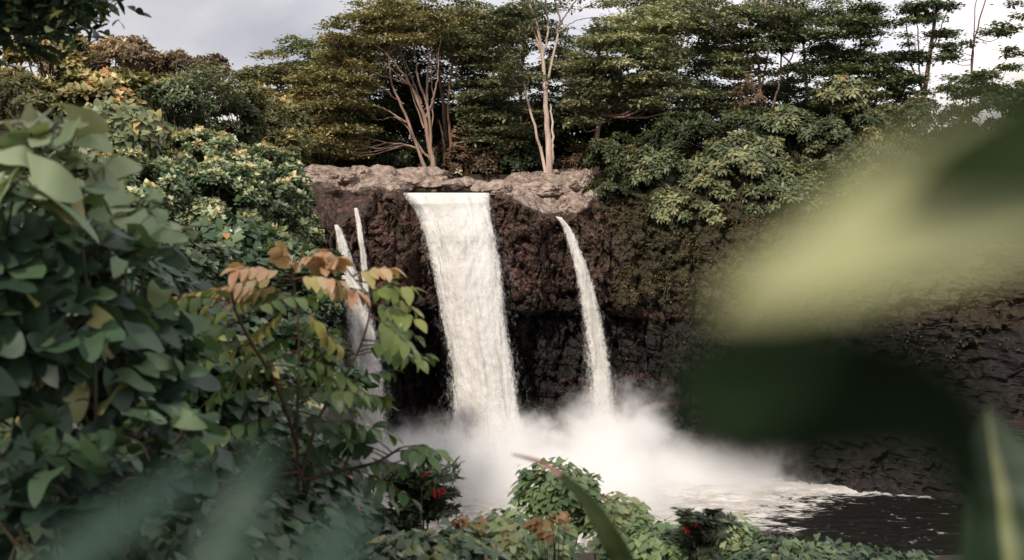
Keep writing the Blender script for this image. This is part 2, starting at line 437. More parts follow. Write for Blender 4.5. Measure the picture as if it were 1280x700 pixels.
for k in range(nv_face + nv_top):
    if k < nv_face:
        t = k / (nv_face - 1); z = zb + (lz - zb) * t; Z0[k] = z
        row = 222 - z / 116 * F      # approximate photo row of this height
        lean = np.interp(row, [170, 240, 300, 390, 480, 600, 650], [2.5, 1.0, .2, 0, .3, -.5, -1.5])
        # overhanging upper block with a recess below it, deepest in the cave left of the main fall
        rec = sstep(382, 402, row + 7 * perlin(np.stack([xs * .35, 0 * xs, 0 * xs + 3], -1)))
        cave = np.interp(px_line, [455, 475, 505, 610, 640, 700, 760, 830], [.6, 7, 12, 12, 4.5, 2.6, 1.8, .2])
        # right bank slopes out into the pool as rubble
        talus = np.interp(px_line, [880, 960, 1280], [0, 1, 1.4]) * sstep(-15, -27, z) * 7
        buttress = 1.6 * np.exp(-((px_line - 655) / 32) ** 2) * (1 - rec) + 1.3 * np.exp(-((px_line - 482) / 26) ** 2) * (1 - rec)
        notch = 2.0 * np.exp(-((px_line - 558) / 48) ** 8) * (1 - rec)
        Y0[k] = cy0 + lean + rec * cave - talus - buttress + notch * .8 - sstep(0, 1, 0)
    else:
        s = (k - nv_face + 1) / nv_top; back = 17 * s ** 1.2
        Y0[k] = cy0 + .8 + back + np.interp(lz, [-4, 4], [.2, 2.0])
        shelf = np.interp(px_line, [330, 365, 480, 506, 612, 640, 735, 760], [.6, .9, .7, -1.75, -1.75, .2, .6, 1.0])
        up = np.interp(back, [0, 2.0, 7, 17], [0, .3, .8, 1])
        zz = lz + (np.maximum(shelf, np.where((px_line > 503) & (px_line < 614), -3, lz + .5)) - lz) * up
        # river bed stays low for its whole length
        Z0[k] = np.where(s > .93, zz - (s - .93) * 25, zz)
        DRY[k] = np.interp(px_line, [350, 365, 630, 660, 735, 760], [.9, 1, 1, .9, .8, -.4]) * (1 if back > .1 else .4)
P = np.stack([X0, Y0, Z0], -1)
Pf = P.reshape(-1, 3)
big = fbm(Pf * [.16, .10, .13], 5, ridge=True).reshape(X0.shape)
mid = fbm(Pf * [.7, .5, .5] + 9, 5, ridge=True).reshape(X0.shape)
flute = fbm(Pf * [.8, .5, .10] + 31, 4).reshape(X0.shape)
fine = fbm(Pf * [2.2, 2, 2.0] + 5, 3).reshape(X0.shape)
strata = fbm(Pf * [.06, .05, 1.0] + 71, 3).reshape(X0.shape)
facew = np.zeros_like(X0); facew[:nv_face] = 1
calm = ((X0 > -10.3) & (X0 < -1.6))
facew[nv_face - 6:nv_face] = np.linspace(1, .3, 6)[:, None]
wp = Pf + .5 * np.stack([fbm(Pf * .6 + 3, 3), fbm(Pf * .6 + 13, 3), fbm(Pf * .6 + 23, 3)], -1)
blk = (1.3 * blocks(wp * [.50, .3, .17], 1) + .7 * blocks(wp * [1.15, .7, .45], 2) + .3 * blocks(wp * [2.3, 1.6, 2.0], 3)).reshape(X0.shape)
soft = np.interp(X0, [12, 26], [1, .4])
blk = blk * soft + (1 - soft) * 1.1 * mid
P[..., 1] -= facew * (2.8 * big + .8 * mid + .8 * flute + .3 * fine + .5 * strata + 1.0 * blk) * np.where(calm & (np.arange(nv_face + nv_top) > nv_face - 25)[:, None], .25, 1)
topw = 1 - facew
crag = fbm(Pf * [.45, .35, .4] + 3, 5, ridge=True).reshape(X0.shape); crag2 = fbm(Pf * [1.6, 1.2, 1] + 43, 4, ridge=True).reshape(X0.shape)
tb = (.5 * blocks(wp * [.30, .30, .5], 4) + .3 * blocks(wp * [.95, .8, 1], 5)).reshape(X0.shape)
P[..., 2] += topw * (.25 * crag + .08 * crag2 + .05 + tb) * np.where(calm, .25, 1)
P[..., 0] += facew * .5 * fbm(Pf * [.5, .5, .5] + 90, 3).reshape(X0.shape)
h_, w_ = X0.shape
ix = np.arange(h_ * w_).reshape(h_, w_)
cf = np.stack([ix[:-1, :-1], ix[:-1, 1:], ix[1:, 1:], ix[1:, :-1]], -1).reshape(-1, 4)
zth = np.interp(px_line, [350, 500, 600, 640, 660, 740], [-1.3, -1.2, -1.2, -1.6, -3.4, -3.2])
dry = np.interp(px_line, [345, 365, 735, 760], [0, 1, 1, 0])[None] * np.clip((P[..., 2] - zth[None]) / .9 + .35, 0, 1)
dry = dry * np.where((np.arange(nv_face + nv_top) >= nv_face - 4)[:, None], 1, .35)
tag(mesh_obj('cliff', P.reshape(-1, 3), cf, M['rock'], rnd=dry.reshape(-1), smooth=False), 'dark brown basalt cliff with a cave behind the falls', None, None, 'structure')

# small ferns and grasses rooted on the wall
VP = P[8:nv_face - 3].reshape(-1, 3); RW = 222 - VP[:, 2] / 116 * F; PX = 640 + VP[:, 0] / VP[:, 1] * F
msk = fbm(VP * [.28, .1, .32] + 61, 4)
prob = np.interp(PX, [365, 640, 720, 760, 1000, 1280], [.0, .02, .12, .8, 1, .8]) * np.interp(RW, [200, 250, 330, 400, 470], [1, 1, .9, .35, .0]) * np.clip(msk * 5 + .1, 0, 1)
pick = rng.uniform(size=len(VP)) < prob * .20
vp = VP[pick]; Lf = Leaves(); m = 7
pos = np.repeat(vp, m, 0) + rng.normal(0, .10, (len(vp) * m, 3)); dd = rng.normal(size=pos.shape) * [.8, .4, .5] + [0, -.8, -.35]
Lf.add(*scatter(QUAD, pos, dd, rng.normal(size=pos.shape) * .4 + [0, -.4, 1], .27 * rng.uniform(.4, 1.2, len(pos)), np.clip(np.repeat(rng.uniform(.1, .9, len(vp)), m), 0, 1)))
tag(Lf.build('wall_ferns', M['wall_moss'], None), 'ferns, grass and moss clinging to the shaded rock wall', 'ferns', None, 'stuff')

def boulder(name, px, py, Y, sx, sy, sz, label, cat='rock', mat='boulder', group=None, seed=0, sub=5, sink=.3):
    import bmesh
    bm = bmesh.new(); bmesh.ops.create_icosphere(bm, subdivisions=sub, radius=1)
    V = np.array([v.co[:] for v in bm.verts]); Fc = np.array([[v.index for v in f.verts] for f in bm.faces]); bm.free()
    r = 1 + .38 * fbm(V * 1.0 + seed * 7.7, 3) + .13 * fbm(V * 2.7 + seed, 4, ridge=True) + .03 * fbm(V * 9 + seed, 2)
    V0 = V; r = r + .14 * blocks(V * 1.3 + seed * 3, seed) + .05 * blocks(V * 3.4 + seed, seed + 1)
    pl = nrm(np.random.default_rng(seed).normal(size=(7, 3)))      # flat faces broken off the rock
    V = V * r[:, None]
    for q in pl:
        dd = V @ q; c = .72; V = V - np.maximum(0, dd - c)[:, None] * q * .85
    a = seed * 1.3; V = V * [sx, sy, sz]
    V = V @ np.array([[math.cos(a * .3), math.sin(a * .3), 0], [-math.sin(a * .3), math.cos(a * .3), 0], [0, 0, 1]])
    c = at(px, py, Y)
    o = mesh_obj(name, V, Fc, M[mat], smooth=False); o.location = tuple(c)
    return tag(o, label, cat, group)

G = 'pale boulders along the top of the falls'
B = [  # px, row, Y, sx, sy, sz, label
 (378, 222, 121, 1.6, 1.4, .65, 'pale lava boulder at the left end of the ledge, beside the leafy hillside'),
 (402, 216, 126, 2.3, 1.6, .55, 'long low pinkish boulder at the left back of the ledge, under the trees'),
 (408, 236, 118.5, 1.7, 1.3, .7, 'rounded rock just above the leftmost small waterfall'),
 (430, 224, 122, 2.0, 1.4, .75, 'broad pale boulder behind the two thin waterfalls'),
 (452, 216, 127, 1.7, 1.3, .55, 'flat topped rock at the back of the ledge, above the thin waterfalls'),
 (458, 238, 118, 1.5, 1.1, .75, 'brown rock right of the thinnest waterfall, at the cliff top'),
 (474, 221, 123, 1.2, 1.2, .8, 'upright pale boulder halfway between thin waterfalls and main fall'),
 (494, 226, 124, 2.2, 1.2, .95, 'large grey pink boulder behind the left edge of the main fall'),
 (520, 224, 126, 2.6, 1.3, .95, 'longest pale boulder bordering the stream above the main fall'),
 (545, 230, 126, 1.5, 1.1, .6, 'rounded pale boulder at the middle of the stream edge'),
 (568, 233, 124, 1.7, 1.0, .55, 'low rock standing in the stream above the main fall'),
 (586, 229, 126, 1.5, 1.0, .5, 'pale rock at the back of the stream, near its right bank'),
 (603, 235, 121.5, 1.3, .9, .5, 'small dark edged rock at the right corner of the main fall lip'),
 (622, 236, 119, 1.3, 1.1, .7, 'brown boulder on the cliff top just right of the main fall'),
 (652, 232, 124, 1.3, 1.1, .6, 'greyish rock on the slab left of the pale forked tree'),
 (672, 240, 121, 2.2, 1.3, .7, 'wide grey slab below the foot of the pale forked tree'),
 (700, 236, 122, 1.9, 1.3, 1.0, 'grey pink rock above the right waterfall'),
 (716, 256, 118, 1.5, 1.1, 1.1, 'smooth pinkish block right above the lip of the right waterfall'),
 (728, 230, 122, 1.5, 1.2, 1.0, 'pinkish rock at the right end of the ledge, beside hanging bushes'),
]
for k, (px, py, Y, a, b, c, lab) in enumerate(B):
    boulder('boulder', px, py - 1, Y, a * 1.15, b * 1.1, c * 1.25, lab, 'boulder', 'boulder', G, k + 1)
B2 = [
 (975, 588, 110.5, 1.6, 1.2, .8, 'dark wet boulder where the white water meets the right bank', 'boulder_dark'),
 (1015, 590, 109.5, 1.3, 1.0, .9, 'reddish dark boulder at the edge of the pool, beside white rapids', 'boulder_dark'),
 (1048, 594, 108.5, 2.0, 1.3, .8, 'broad black boulder at the foot of the right bank', 'boulder_dark'),
 (1100, 600, 107, 1.7, 1.2, .7, 'black boulder at the waterline below the dark blurred leaf', 'boulder_dark'),
 (1150, 603, 105, 2.2, 1.5, .9, 'large black boulder at the waterline nearest the tall ribbed leaf', 'boulder_dark'),
 (1000, 566, 112.5, 2.2, 1.6, 1.2, 'dark rock resting higher on the bank above the rapids', 'boulder_dark'),
 (1075, 572, 110.5, 2.4, 1.6, 1.3, 'big dark rock halfway up the bank under the blurred leaf', 'boulder_dark'),
 (1130, 578, 108, 1.9, 1.5, 1.1, 'dark angular rock on the bank behind the waterline boulders', 'boulder_dark'),
]
for k, (px, py, Y, a, b, c, lab, mt) in enumerate(B2):
    boulder('boulder', px, py, Y, a, b, c, lab, 'boulder', mt, 'dark boulders along the right edge of the pool', k + 40)

# ------------------------------------------------------------------ water
POOL = -25.5
def water_mat():
    m, nt, N, K = new_mat('foaming pool water')
    geo = N.new('ShaderNodeNewGeometry')
    def noise(scale, det=8, rough=.6, vec=None, dist=0):
        n = N.new('ShaderNodeTexNoise'); n.inputs['Scale'].default_value = scale; n.inputs['Detail'].default_value = det
        n.inputs['Roughness'].default_value = rough; n.inputs['Distortion'].default_value = dist
        K.new(vec if vec else geo.outputs['Position'], n.inputs['Vector']); return n
    def mapr(src, a, b, c=0, d=1):
        r = N.new('ShaderNodeMapRange'); K.new(src, r.inputs[0])
        for i, v in enumerate((a, b, c, d)): r.inputs[i + 1].default_value = v
        r.interpolation_type = 'SMOOTHSTEP'; return r.outputs[0]
    att = N.new('ShaderNodeAttribute'); att.attribute_name = 'rnd'     # how much foam lies here
    mp = N.new('ShaderNodeMapping'); mp.inputs['Rotation'].default_value = (0, 0, R(-12)); mp.inputs['Scale'].default_value = (.35, .9, 1)
    K.new(geo.outputs['Position'], mp.inputs[0])
    n1 = noise(1.1, 12, .72, mp.outputs[0], 1.2); n2 = noise(4.5, 6, .65, mp.outputs[0], .6)
    ad = N.new('ShaderNodeMath'); ad.operation = 'ADD'; K.new(n1.outputs[0], ad.inputs[0])
    s2 = N.new('ShaderNodeMath'); s2.operation = 'MULTIPLY_ADD'; K.new(n2.outputs[0], s2.inputs[0]); s2.inputs[1].default_value = .25; s2.inputs[2].default_value = -.125
    ad2 = N.new('ShaderNodeMath'); ad2.operation = 'ADD'; K.new(ad.outputs[0], ad2.inputs[0]); K.new(s2.outputs[0], ad2.inputs[1])
    K.new(att.outputs['Fac'], ad.inputs[1])
    foam = mapr(ad2.outputs[0], .86, 1.0)
    w = N.new('ShaderNodeBsdfPrincipled'); w.inputs['Base Color'].default_value = (.010, .009, .008, 1); w.inputs['Roughness'].default_value = .12
    w.inputs['Specular IOR Level'].default_value = .35
    f = N.new('ShaderNodeBsdfPrincipled'); f.inputs['Roughness'].default_value = .8
    fc = ramp(N, [(.35, (.26, .235, .205)), (.6, (.66, .64, .60))]); K.new(n1.outputs[0], fc.inputs[0]); K.new(fc.outputs[0], f.inputs['Base Color'])
    bu = N.new('ShaderNodeBump'); bu.inputs['Strength'].default_value = .6; bu.inputs['Distance'].default_value = .25
    K.new(ad2.outputs[0], bu.inputs['Height']); K.new(bu.outputs[0], w.inputs['Normal']); K.new(bu.outputs[0], f.inputs['Normal'])
    ms = N.new('ShaderNodeMixShader'); K.new(foam, ms.inputs[0]); K.new(w.outputs[0], ms.inputs[1]); K.new(f.outputs[0], ms.inputs[2])
    o = N.new('ShaderNodeOutputMaterial'); K.new(ms.outputs[0], o.inputs[0]); return m
M['water'] = water_mat()
wx = np.arange(-30, 75, .3); wy = np.arange(36, 130, .3)
WX, WY = np.meshgrid(wx, wy)
Q = np.stack([WX, WY, 0 * WX], -1).reshape(-1, 3)
fallbase = at(612, 600, 108)
dist = np.hypot((WX - 2.5) / 1.75, (WY - 107) / 1.25)
agit = np.exp(-(dist / 11) ** 2)
wave = (.42 * fbm(Q * [.35, .7, 1], 5) + .12 * fbm(Q * [1.2, 1.8, 1] + 8, 4, ridge=True)).reshape(WX.shape) * (.5 + 1.5 * agit)
# band of rapids that runs from the falls along the right bank
band_y = np.interp(WX, [5, 18, 28, 36, 46], [104, 105, 103.5, 101.5, 98])
band = np.exp(-((WY - band_y) / 2.0) ** 2) * np.interp(WX, [5, 14, 22, 34, 42], [0, 1, .8, .75, .3])
near_f = np.exp(-((WY - 94) / 9) ** 2) * np.interp(WX, [0, 8, 15, 24], [1, 1, .75, 0])
foam = .265 + .66 * sstep(17, 5, dist) + .46 * band + .20 * near_f
foam = np.minimum(foam, 1.0)
idx = np.arange(WX.size).reshape(WX.shape)
wf = np.stack([idx[:-1, :-1], idx[:-1, 1:], idx[1:, 1:], idx[1:, :-1]], -1).reshape(-1, 4)
tag(mesh_obj('pool_water', np.stack([WX, WY, POOL + wave], -1).reshape(-1, 3), wf, M['water'], rnd=foam.reshape(-1)),
    'dark churning plunge pool streaked with white foam', None, None, 'structure')
# stream above the fall
ux = np.arange(-11.5, -1.0, .2); uy = np.arange(115.7, 131, .2)
UX, UY = np.meshgrid(ux, uy); Q = np.stack([UX, UY, 0 * UX], -1).reshape(-1, 3)
uz = -1.52 + .05 * fbm(Q * [1, .6, 1], 4).reshape(UX.shape) + .012 * (UY - 116)
idx = np.arange(UX.size).reshape(UX.shape)
wf = np.stack([idx[:-1, :-1], idx[:-1, 1:], idx[1:, 1:], idx[1:, :-1]], -1).reshape(-1, 4)
tag(mesh_obj('stream_water', np.stack([UX, UY, uz], -1).reshape(-1, 3), wf, M['water'],
    rnd=(.1 + .9 * sstep(118.2, 116.6, UY)).reshape(-1)), 'smooth stream running between boulders to the lip', None, None, 'structure')

def fall_mat(name, W, edge, gap, gapscale, c1=(.70, .67, .63), c2=(.86, .85, .82), opacity=1.0):
    m, nt, N, K = new_mat(name)
    uv = N.new('ShaderNodeUVMap'); uv.uv_map = 'UVMap'; sep = N.new('ShaderNodeSeparateXYZ'); K.new(uv.outputs[0], sep.inputs[0])
    geo = N.new('ShaderNodeNewGeometry')
    def noise(sc3, scale, det, rough, src, dist=0):
        mp = N.new('ShaderNodeMapping'); mp.inputs['Scale'].default_value = sc3; K.new(src, mp.inputs[0])
        n = N.new('ShaderNodeTexNoise'); n.inputs['Scale'].default_value = scale; n.inputs['Detail'].default_value = det
        n.inputs['Roughness'].default_value = rough; n.inputs['Distortion'].default_value = dist; K.new(mp.outputs[0], n.inputs['Vector']); return n.outputs[0]
    def mth(op, a, b=None, c=None):
        x = N.new('ShaderNodeMath'); x.operation = op
        for i, v in ((0, a), (1, b), (2, c)):
            if v is None: continue
            if isinstance(v, (int, float)): x.inputs[i].default_value = v
            else: K.new(v, x.inputs[i])
        return x.outputs[0]
    def mapr(src, a, b, c=0, d=1):
        r = N.new('ShaderNodeMapRange'); K.new(src, r.inputs[0])
        for i, v in enumerate((a, b, c, d)): r.inputs[i + 1].default_value = v
        r.interpolation_type = 'SMOOTHSTEP'; return r.outputs[0]
    streak = noise((W * 1.1, 24 * .10, 1), 1.0, 10, .72, uv.outputs[0], .35)
    strand = noise((W * .42, 24 * .045, 1), 1.0, 5, .6, uv.outputs[0], .5)
    fluff = noise((1, 1, .75), 3.4, 10, .75, geo.outputs['Position'], .3)
    # u runs 0..1 across, v 0..1 down
    ed = mth('MULTIPLY', mth('MINIMUM', sep.outputs[0], mth('SUBTRACT', 1.0, sep.outputs[0])), 2.0)
    a1 = mth('ADD', ed, mth('ADD', mth('MULTIPLY', mth('SUBTRACT', fluff, .5), edge * 2.6), mth('MULTIPLY', mth('SUBTRACT', streak, .5), edge * 2.6)))
    a1 = mapr(a1, edge * .35, edge * 1.2)
    g = mapr(mth('ADD', mth('MULTIPLY', streak, .6), mth('MULTIPLY', strand, .4)), gap - gapscale, gap + .04)
    al = mth('MULTIPLY', mth('MULTIPLY', a1, g), opacity)
    col = ramp(N, [(.36, c1), (.60, c2)]); K.new(streak, col.inputs[0])
    p = N.new('ShaderNodeBsdfPrincipled'); p.inputs['Roughness'].default_value = .75
    K.new(col.outputs[0], p.inputs['Base Color'])
    bu = N.new('ShaderNodeBump'); bu.inputs['Strength'].default_value = .38; bu.inputs['Distance'].default_value = .13
    K.new(mth('ADD', mth('MULTIPLY', streak, .6), mth('MULTIPLY', fluff, 1.0)), bu.inputs['Height']); K.new(bu.outputs[0], p.inputs['Normal'])
    tl = N.new('ShaderNodeBsdfTranslucent'); K.new(col.outputs[0], tl.inputs[0])
    m1 = N.new('ShaderNodeMixShader'); m1.inputs[0].default_value = .35; K.new(p.outputs[0], m1.inputs[1]); K.new(tl.outputs[0], m1.inputs[2])
    tr = N.new('ShaderNodeBsdfTransparent'); m2 = N.new('ShaderNodeMixShader'); K.new(al, m2.inputs[0])
    K.new(tr.outputs[0], m2.inputs[1]); K.new(m1.outputs[0], m2.inputs[2])
    o = N.new('ShaderNodeOutputMaterial'); K.new(m2.outputs[0], o.inputs[0]); return m
M['veil_soft'] = fall_mat('soft spray veil', 3, .9, .50, .22, opacity=.42)
M['drops'] = simple_noise_mat('white water drops', [(.3, (.75, .74, .72)), (.7, (.85, .84, .82))], 3, .5, 0, .01)
M['fall_main'] = fall_mat('thick white falling water', 8, .20, .43, .06, (.78, .755, .71), (.92, .915, .90))
M['fall_thin'] = fall_mat('thin falling water', 1.8, .5, .46, .10)
M['fall_veil'] = fall_mat('veil of falling water', .8, .5, .46, .12)

def cliff_front(a, b):
    sel = (P[..., 0] > a[0] - .5) & (P[..., 0] < b[0] + .5) & (np.abs(P[..., 2] - (a[2] + b[2]) / 2) < .5)
    return P[..., 1][sel].min() if sel.any() else 1e9
def fall(name, left, right, Yt, Yb, mat, label, nu=60, nv=260, bulge=1.0, disp=.5, layers=1, parent=None, group=None, yshift=0.0, ndrop=3500):
    """left/right: photo outline of the sheet (px,py); it arcs from depth Yt at the lip to Yb at its foot"""
    t = np.linspace(0, 1, nv)
    la = smooth_path(np.array(left, float), 60); ra = smooth_path(np.array(right, float), 60)
    tl = np.linspace(0, 1, len(la)); tr = np.linspace(0, 1, len(ra))
    LA = np.stack([np.interp(t, tl, la[:, i]) for i in (0, 1)], -1); RA = np.stack([np.interp(t, tr, ra[:, i]) for i in (0, 1)], -1)
    Vs, Fs, UVs, n = [], [], [], 0
    for ly in range(layers):
        V = np.zeros((nv, nu, 3)); UV = np.zeros((nv, nu, 2)); Ymin = 1e9
        YY = []
        for k in range(nv):
            Yk = Yt + (Yb - Yt) * math.sqrt(t[k]) * .999 + yshift
            if t[k] < .45:
                Yk = min(Yk, cliff_front(at(*LA[k], 115), at(*RA[k], 115)) - .45 * min(1, t[k] * 12))
            Yk = min(Yk, Ymin); Ymin = Yk; YY.append(Yk)
        YY = np.convolve(np.pad(YY, 15, 'edge'), np.ones(31) / 31, 'valid')
        for k in range(nv):
            Yk = YY[k] + ly * .4
            a = at(*LA[k], Yk); b = at(*RA[k], Yk); u = np.linspace(0, 1, nu)[:, None]
            wid = abs(b[0] - a[0])
            V[k] = a + (b - a) * u
            V[k, :, 1] -= bulge * np.sin(u[:, 0] * math.pi) ** .7 * min(1.2, wid * .25) * min(1, t[k] * 12)
            UV[k, :, 0] = u[:, 0]; UV[k, :, 1] = t[k] + ly * 7.3
        Q = V.reshape(-1, 3) + ly * 13
        dd = (.9 * fbm(Q * [.55, .2, .13], 3) + .22 * fbm(Q * [1.3, .4, .6] + 4, 4, ridge=True) + .45 * fbm(Q * [1.6, .6, .7] + 9, 4)).reshape(nv, nu)
        V[..., 1] -= disp * dd * np.minimum(1, t * 6)[:, None]
        V[..., 0] += disp * .35 * fbm(Q * [.5, .4, .9] + 50, 4).reshape(nv, nu) * np.minimum(1, t * 5)[:, None]
        ix = n + np.arange(nu * nv).reshape(nv, nu); n += nu * nv
        Fs.append(np.stack([ix[:-1, :-1], ix[1:, :-1], ix[1:, 1:], ix[:-1, 1:]], -1).reshape(-1, 4)); Vs.append(V.reshape(-1, 3)); UVs.append(UV.reshape(-1, 2))
    o = mesh_obj(name, np.concatenate(Vs), np.concatenate(Fs), M[mat], uv=np.concatenate(UVs))
    # soft veils of spray blown off both edges
    G0 = Vs[0].reshape(nv, nu, 3)
    VV, VU, VF, nn_ = [], [], [], 0
    for q in range(2):
        f = (1.12 + .14 * q) * (1 + .22 * np.linspace(0, 1, nv))[:, None, None]; cen = G0.mean(1, keepdims=True)
        W3 = cen + (G0 - cen) * f; W3[..., 1] += (.5 if q else -.25)
        ix = nn_ + np.arange(nu * nv).reshape(nv, nu); nn_ += nu * nv
        uu2 = np.stack(np.meshgrid(np.linspace(0, 1, nu), t + 3.7 * q + 1.3, indexing='xy'), -1)
        VV.append(W3.reshape(-1, 3)); VU.append(uu2.reshape(-1, 2)); VF.append(np.stack([ix[:-1, :-1], ix[1:, :-1], ix[1:, 1:], ix[:-1, 1:]], -1).reshape(-1, 4))
    mesh_obj('spray_veil', np.concatenate(VV), np.concatenate(VF), M['veil_soft'], o, uv=np.concatenate(VU))
    # drops thrown off the sheet; m = ndrop // 5
    kk = (rng.uniform(0, 1, m) ** .7 * (nv - 1)).astype(int); uu = np.where(rng.uniform(size=m) < .72, np.where(rng.uniform(size=m) < .5, 0, nu - 1), rng.integers(0, nu, m))
    c = G0[kk, uu] + rng.normal(size=(m, 3)) * [.20, .25, .3] * (.25 + .9 * (kk / nv))[:, None]
    c[:, 1] -= .25
    u3 = rand_dir(m); L = Leaves()
    OCT = (np.array([(1, 0, 0), (-1, 0, 0), (0, 1, 0), (0, -1, 0), (0, 0, 1.6), (0, 0, -1.6)], float) * .5, np.array([(0, 2, 4), (2, 1, 4), (1, 3, 4), (3, 0, 4), (2, 0, 5), (1, 2, 5), (3, 1, 5), (0, 3, 5)]))
    L.add(*scatter(OCT, c, u3 * [.3, 1, .3], np.tile([0, 0, 1.], (m, 1)), rng.uniform(.02, .06, m), np.full(m, .5)))
    L.build('spray_drops', M['drops'], o)['kind'] = 'stuff'
    return tag(o, label, 'waterfall', group)

fall('waterfall', [(500, 241), (520, 272), (536, 330), (549, 400), (562, 470), (560, 530), (548, 612)],
     [(614, 241), (617, 268), (629, 330), (635, 400), (646, 470), (658, 540), (672, 612)], 116.6, 108.5, 'fall_main',
     'broad creamy white main waterfall pouring over the cliff lip', 110, 460, 1.3, .42, 4, ndrop=9000)
fall('waterfall', [(693, 270), (701, 282), (711, 315), (721, 360), (729, 420), (733, 480), (737, 560)],
     [(703, 272), (716, 288), (733, 325), (748, 370), (760, 430), (769, 490), (776, 560)], 116, 110, 'fall_thin',
     'narrow waterfall on the right, curving down from a notch beside mossy rock', 40, 300, .8, .45, 3)
fall('waterfall', [(417, 281), (419, 297), (424, 340), (430, 400), (434, 470), (438, 585)],
     [(423, 281), (433, 297), (449, 340), (470, 400), (484, 470), (492, 585)], 115, 111, 'fall_thin',
     'leftmost ragged waterfall, partly hidden behind the orange tipped shrub', 40, 260, .8, .45, 3)
fall('waterfall', [(442, 260), (444, 276), (447, 300), (450, 330), (452, 372)],
     [(447, 260), (452, 276), (456, 300), (460, 330), (463, 372)], 115.6, 113.4, 'fall_thin',
     'thinnest thread of falling water, just left of the main waterfall cliff', 16, 160, .4, .2, 3, ndrop=500)

# mist
def mist_mat():
    m, nt, N, K = new_mat('spray')
    tc = N.new('ShaderNodeTexCoord'); sep = N.new('ShaderNodeSeparateXYZ'); K.new(tc.outputs['Object'], sep.inputs[0])
    def mth(op, a, b=None, c=None, clamp=False):
        x = N.new('ShaderNodeMath'); x.operation = op; x.use_clamp = clamp
        for i, v in ((0, a), (1, b), (2, c)):
            if v is None: continue
            if isinstance(v, (int, float)): x.inputs[i].default_value = v
            else: K.new(v, x.inputs[i])
        return x.outputs[0]
    no = N.new('ShaderNodeTexNoise'); no.inputs['Scale'].default_value = .22; no.inputs['Detail'].default_value = 4; no.inputs['Roughness'].default_value = .6
    no.inputs['Distortion'].default_value = .5
    K.new(tc.outputs['Object'], no.inputs['Vector'])
    nn = mth('MULTIPLY', mth('SUBTRACT', no.outputs[0], .5), 1.0)
    def blob(cx, cy, cz, rx, ry, rz):
        a = mth('POWER', mth('DIVIDE', mth('SUBTRACT', sep.outputs[0], cx), rx), 2.0) if False else mth('MULTIPLY', *(2 * [mth('DIVIDE', mth('SUBTRACT', sep.outputs[0], cx), rx)]))
        b = mth('MULTIPLY', *(2 * [mth('DIVIDE', mth('SUBTRACT', sep.outputs[1], cy), ry)]))
        c = mth('MULTIPLY', *(2 * [mth('DIVIDE', mth('SUBTRACT', sep.outputs[2], cz), rz)]))
        r = mth('SQRT', mth('ADD', mth('ADD', a, b), c))
        return mth('SUBTRACT', 1.0, r)
    fld = blob(1.0, 105.5, -26, 10.5, 8.5, 6.9)
    for bb in ((8.5, 107, -26, 7.5, 8, 9.5), (5, 100, -26, 13, 9, 5.0), (14, 105.5, -26, 12, 7, 5.6), (-6, 108, -25.5, 9, 7, 5.6)):
        fld = mth('MAXIMUM', fld, blob(*bb))
    n2 = N.new('ShaderNodeTexNoise'); n2.inputs['Scale'].default_value = .75; n2.inputs['Detail'].default_value = 4; n2.inputs['Roughness'].default_value = .65
    n2.inputs['Distortion'].default_value = 1.2; K.new(tc.outputs['Object'], n2.inputs['Vector'])
    f = mth('ADD', mth('ADD', fld, mth('MULTIPLY', nn, 1.25)), mth('MULTIPLY', mth('SUBTRACT', n2.outputs[0], .5), .65))
    mr = N.new('ShaderNodeMapRange'); K.new(f, mr.inputs[0]); mr.inputs[1].default_value = -.05; mr.inputs[2].default_value = .95
    mr.inputs[3].default_value = 0; mr.inputs[4].default_value = 1; mr.interpolation_type = 'SMOOTHSTEP'
    v = N.new('ShaderNodeVolumeScatter'); v.inputs['Color'].default_value = (.95, .945, .94, 1); v.inputs['Anisotropy'].default_value = -0.1
    K.new(mth('MULTIPLY', mth('POWER', mr.outputs[0], 1.6), MIST), v.inputs['Density'])
    o = N.new('ShaderNodeOutputMaterial'); K.new(v.outputs[0], o.inputs['Volume']); 
    return m
MIST = 1.7
M['mist'] = mist_mat()
def boxmesh(name, lo, hi, mat):
    V = np.array([(x, y, z) for x in (lo[0], hi[0]) for y in (lo[1], hi[1]) for z in (lo[2], hi[2])], float)
    Fc = np.array([(0, 1, 3, 2), (4, 6, 7, 5), (0, 4, 5, 1), (2, 3, 7, 6), (0, 2, 6, 4), (1, 5, 7, 3)])
    return mesh_obj(name, V, Fc, mat, smooth=False)
tag(boxmesh('spray_mist', (-17, 90, -26.5), (30, 115.2, -12.5), M['mist']), 'white spray mist billowing at the foot of the waterfalls', 'mist', None, 'stuff')

# ------------------------------------------------------------------ trees of the far bank
def pad_leaves(L, c, r, n, size, bright, flat=.2):
    """one flat tier of feathery foliage"""
    k = max(4, int(n / 9))
    a = rng.uniform(0, 2 * math.pi, k); q = r * np.sqrt(rng.uniform(0, 1, k))
    asp = rng.uniform(.7, 1.3)
    cen = c + np.stack([np.cos(a) * q * asp, np.sin(a) * q / asp, -.22 * q * q / r + rng.normal(0, flat * r * .4, k)], -1)
    m = 9
    pos = np.repeat(cen, m, 0) + rng.normal(size=(k * m, 3)) * [.42, .42, .14]
    d = rng.normal(size=(k * m, 3)) * [1, 1, .28]; d[:, 2] -= .1
    up = rng.normal(size=(k * m, 3)) * .35 + [0, 0, 1]
    rn = np.clip(bright + np.repeat(rng.normal(0, .16, k), m) + rng.normal(0, .08, k * m), 0, 1)
    L.add(*scatter(QUAD, pos, d, up, size * rng.uniform(.6, 1.3, k * m), rn))

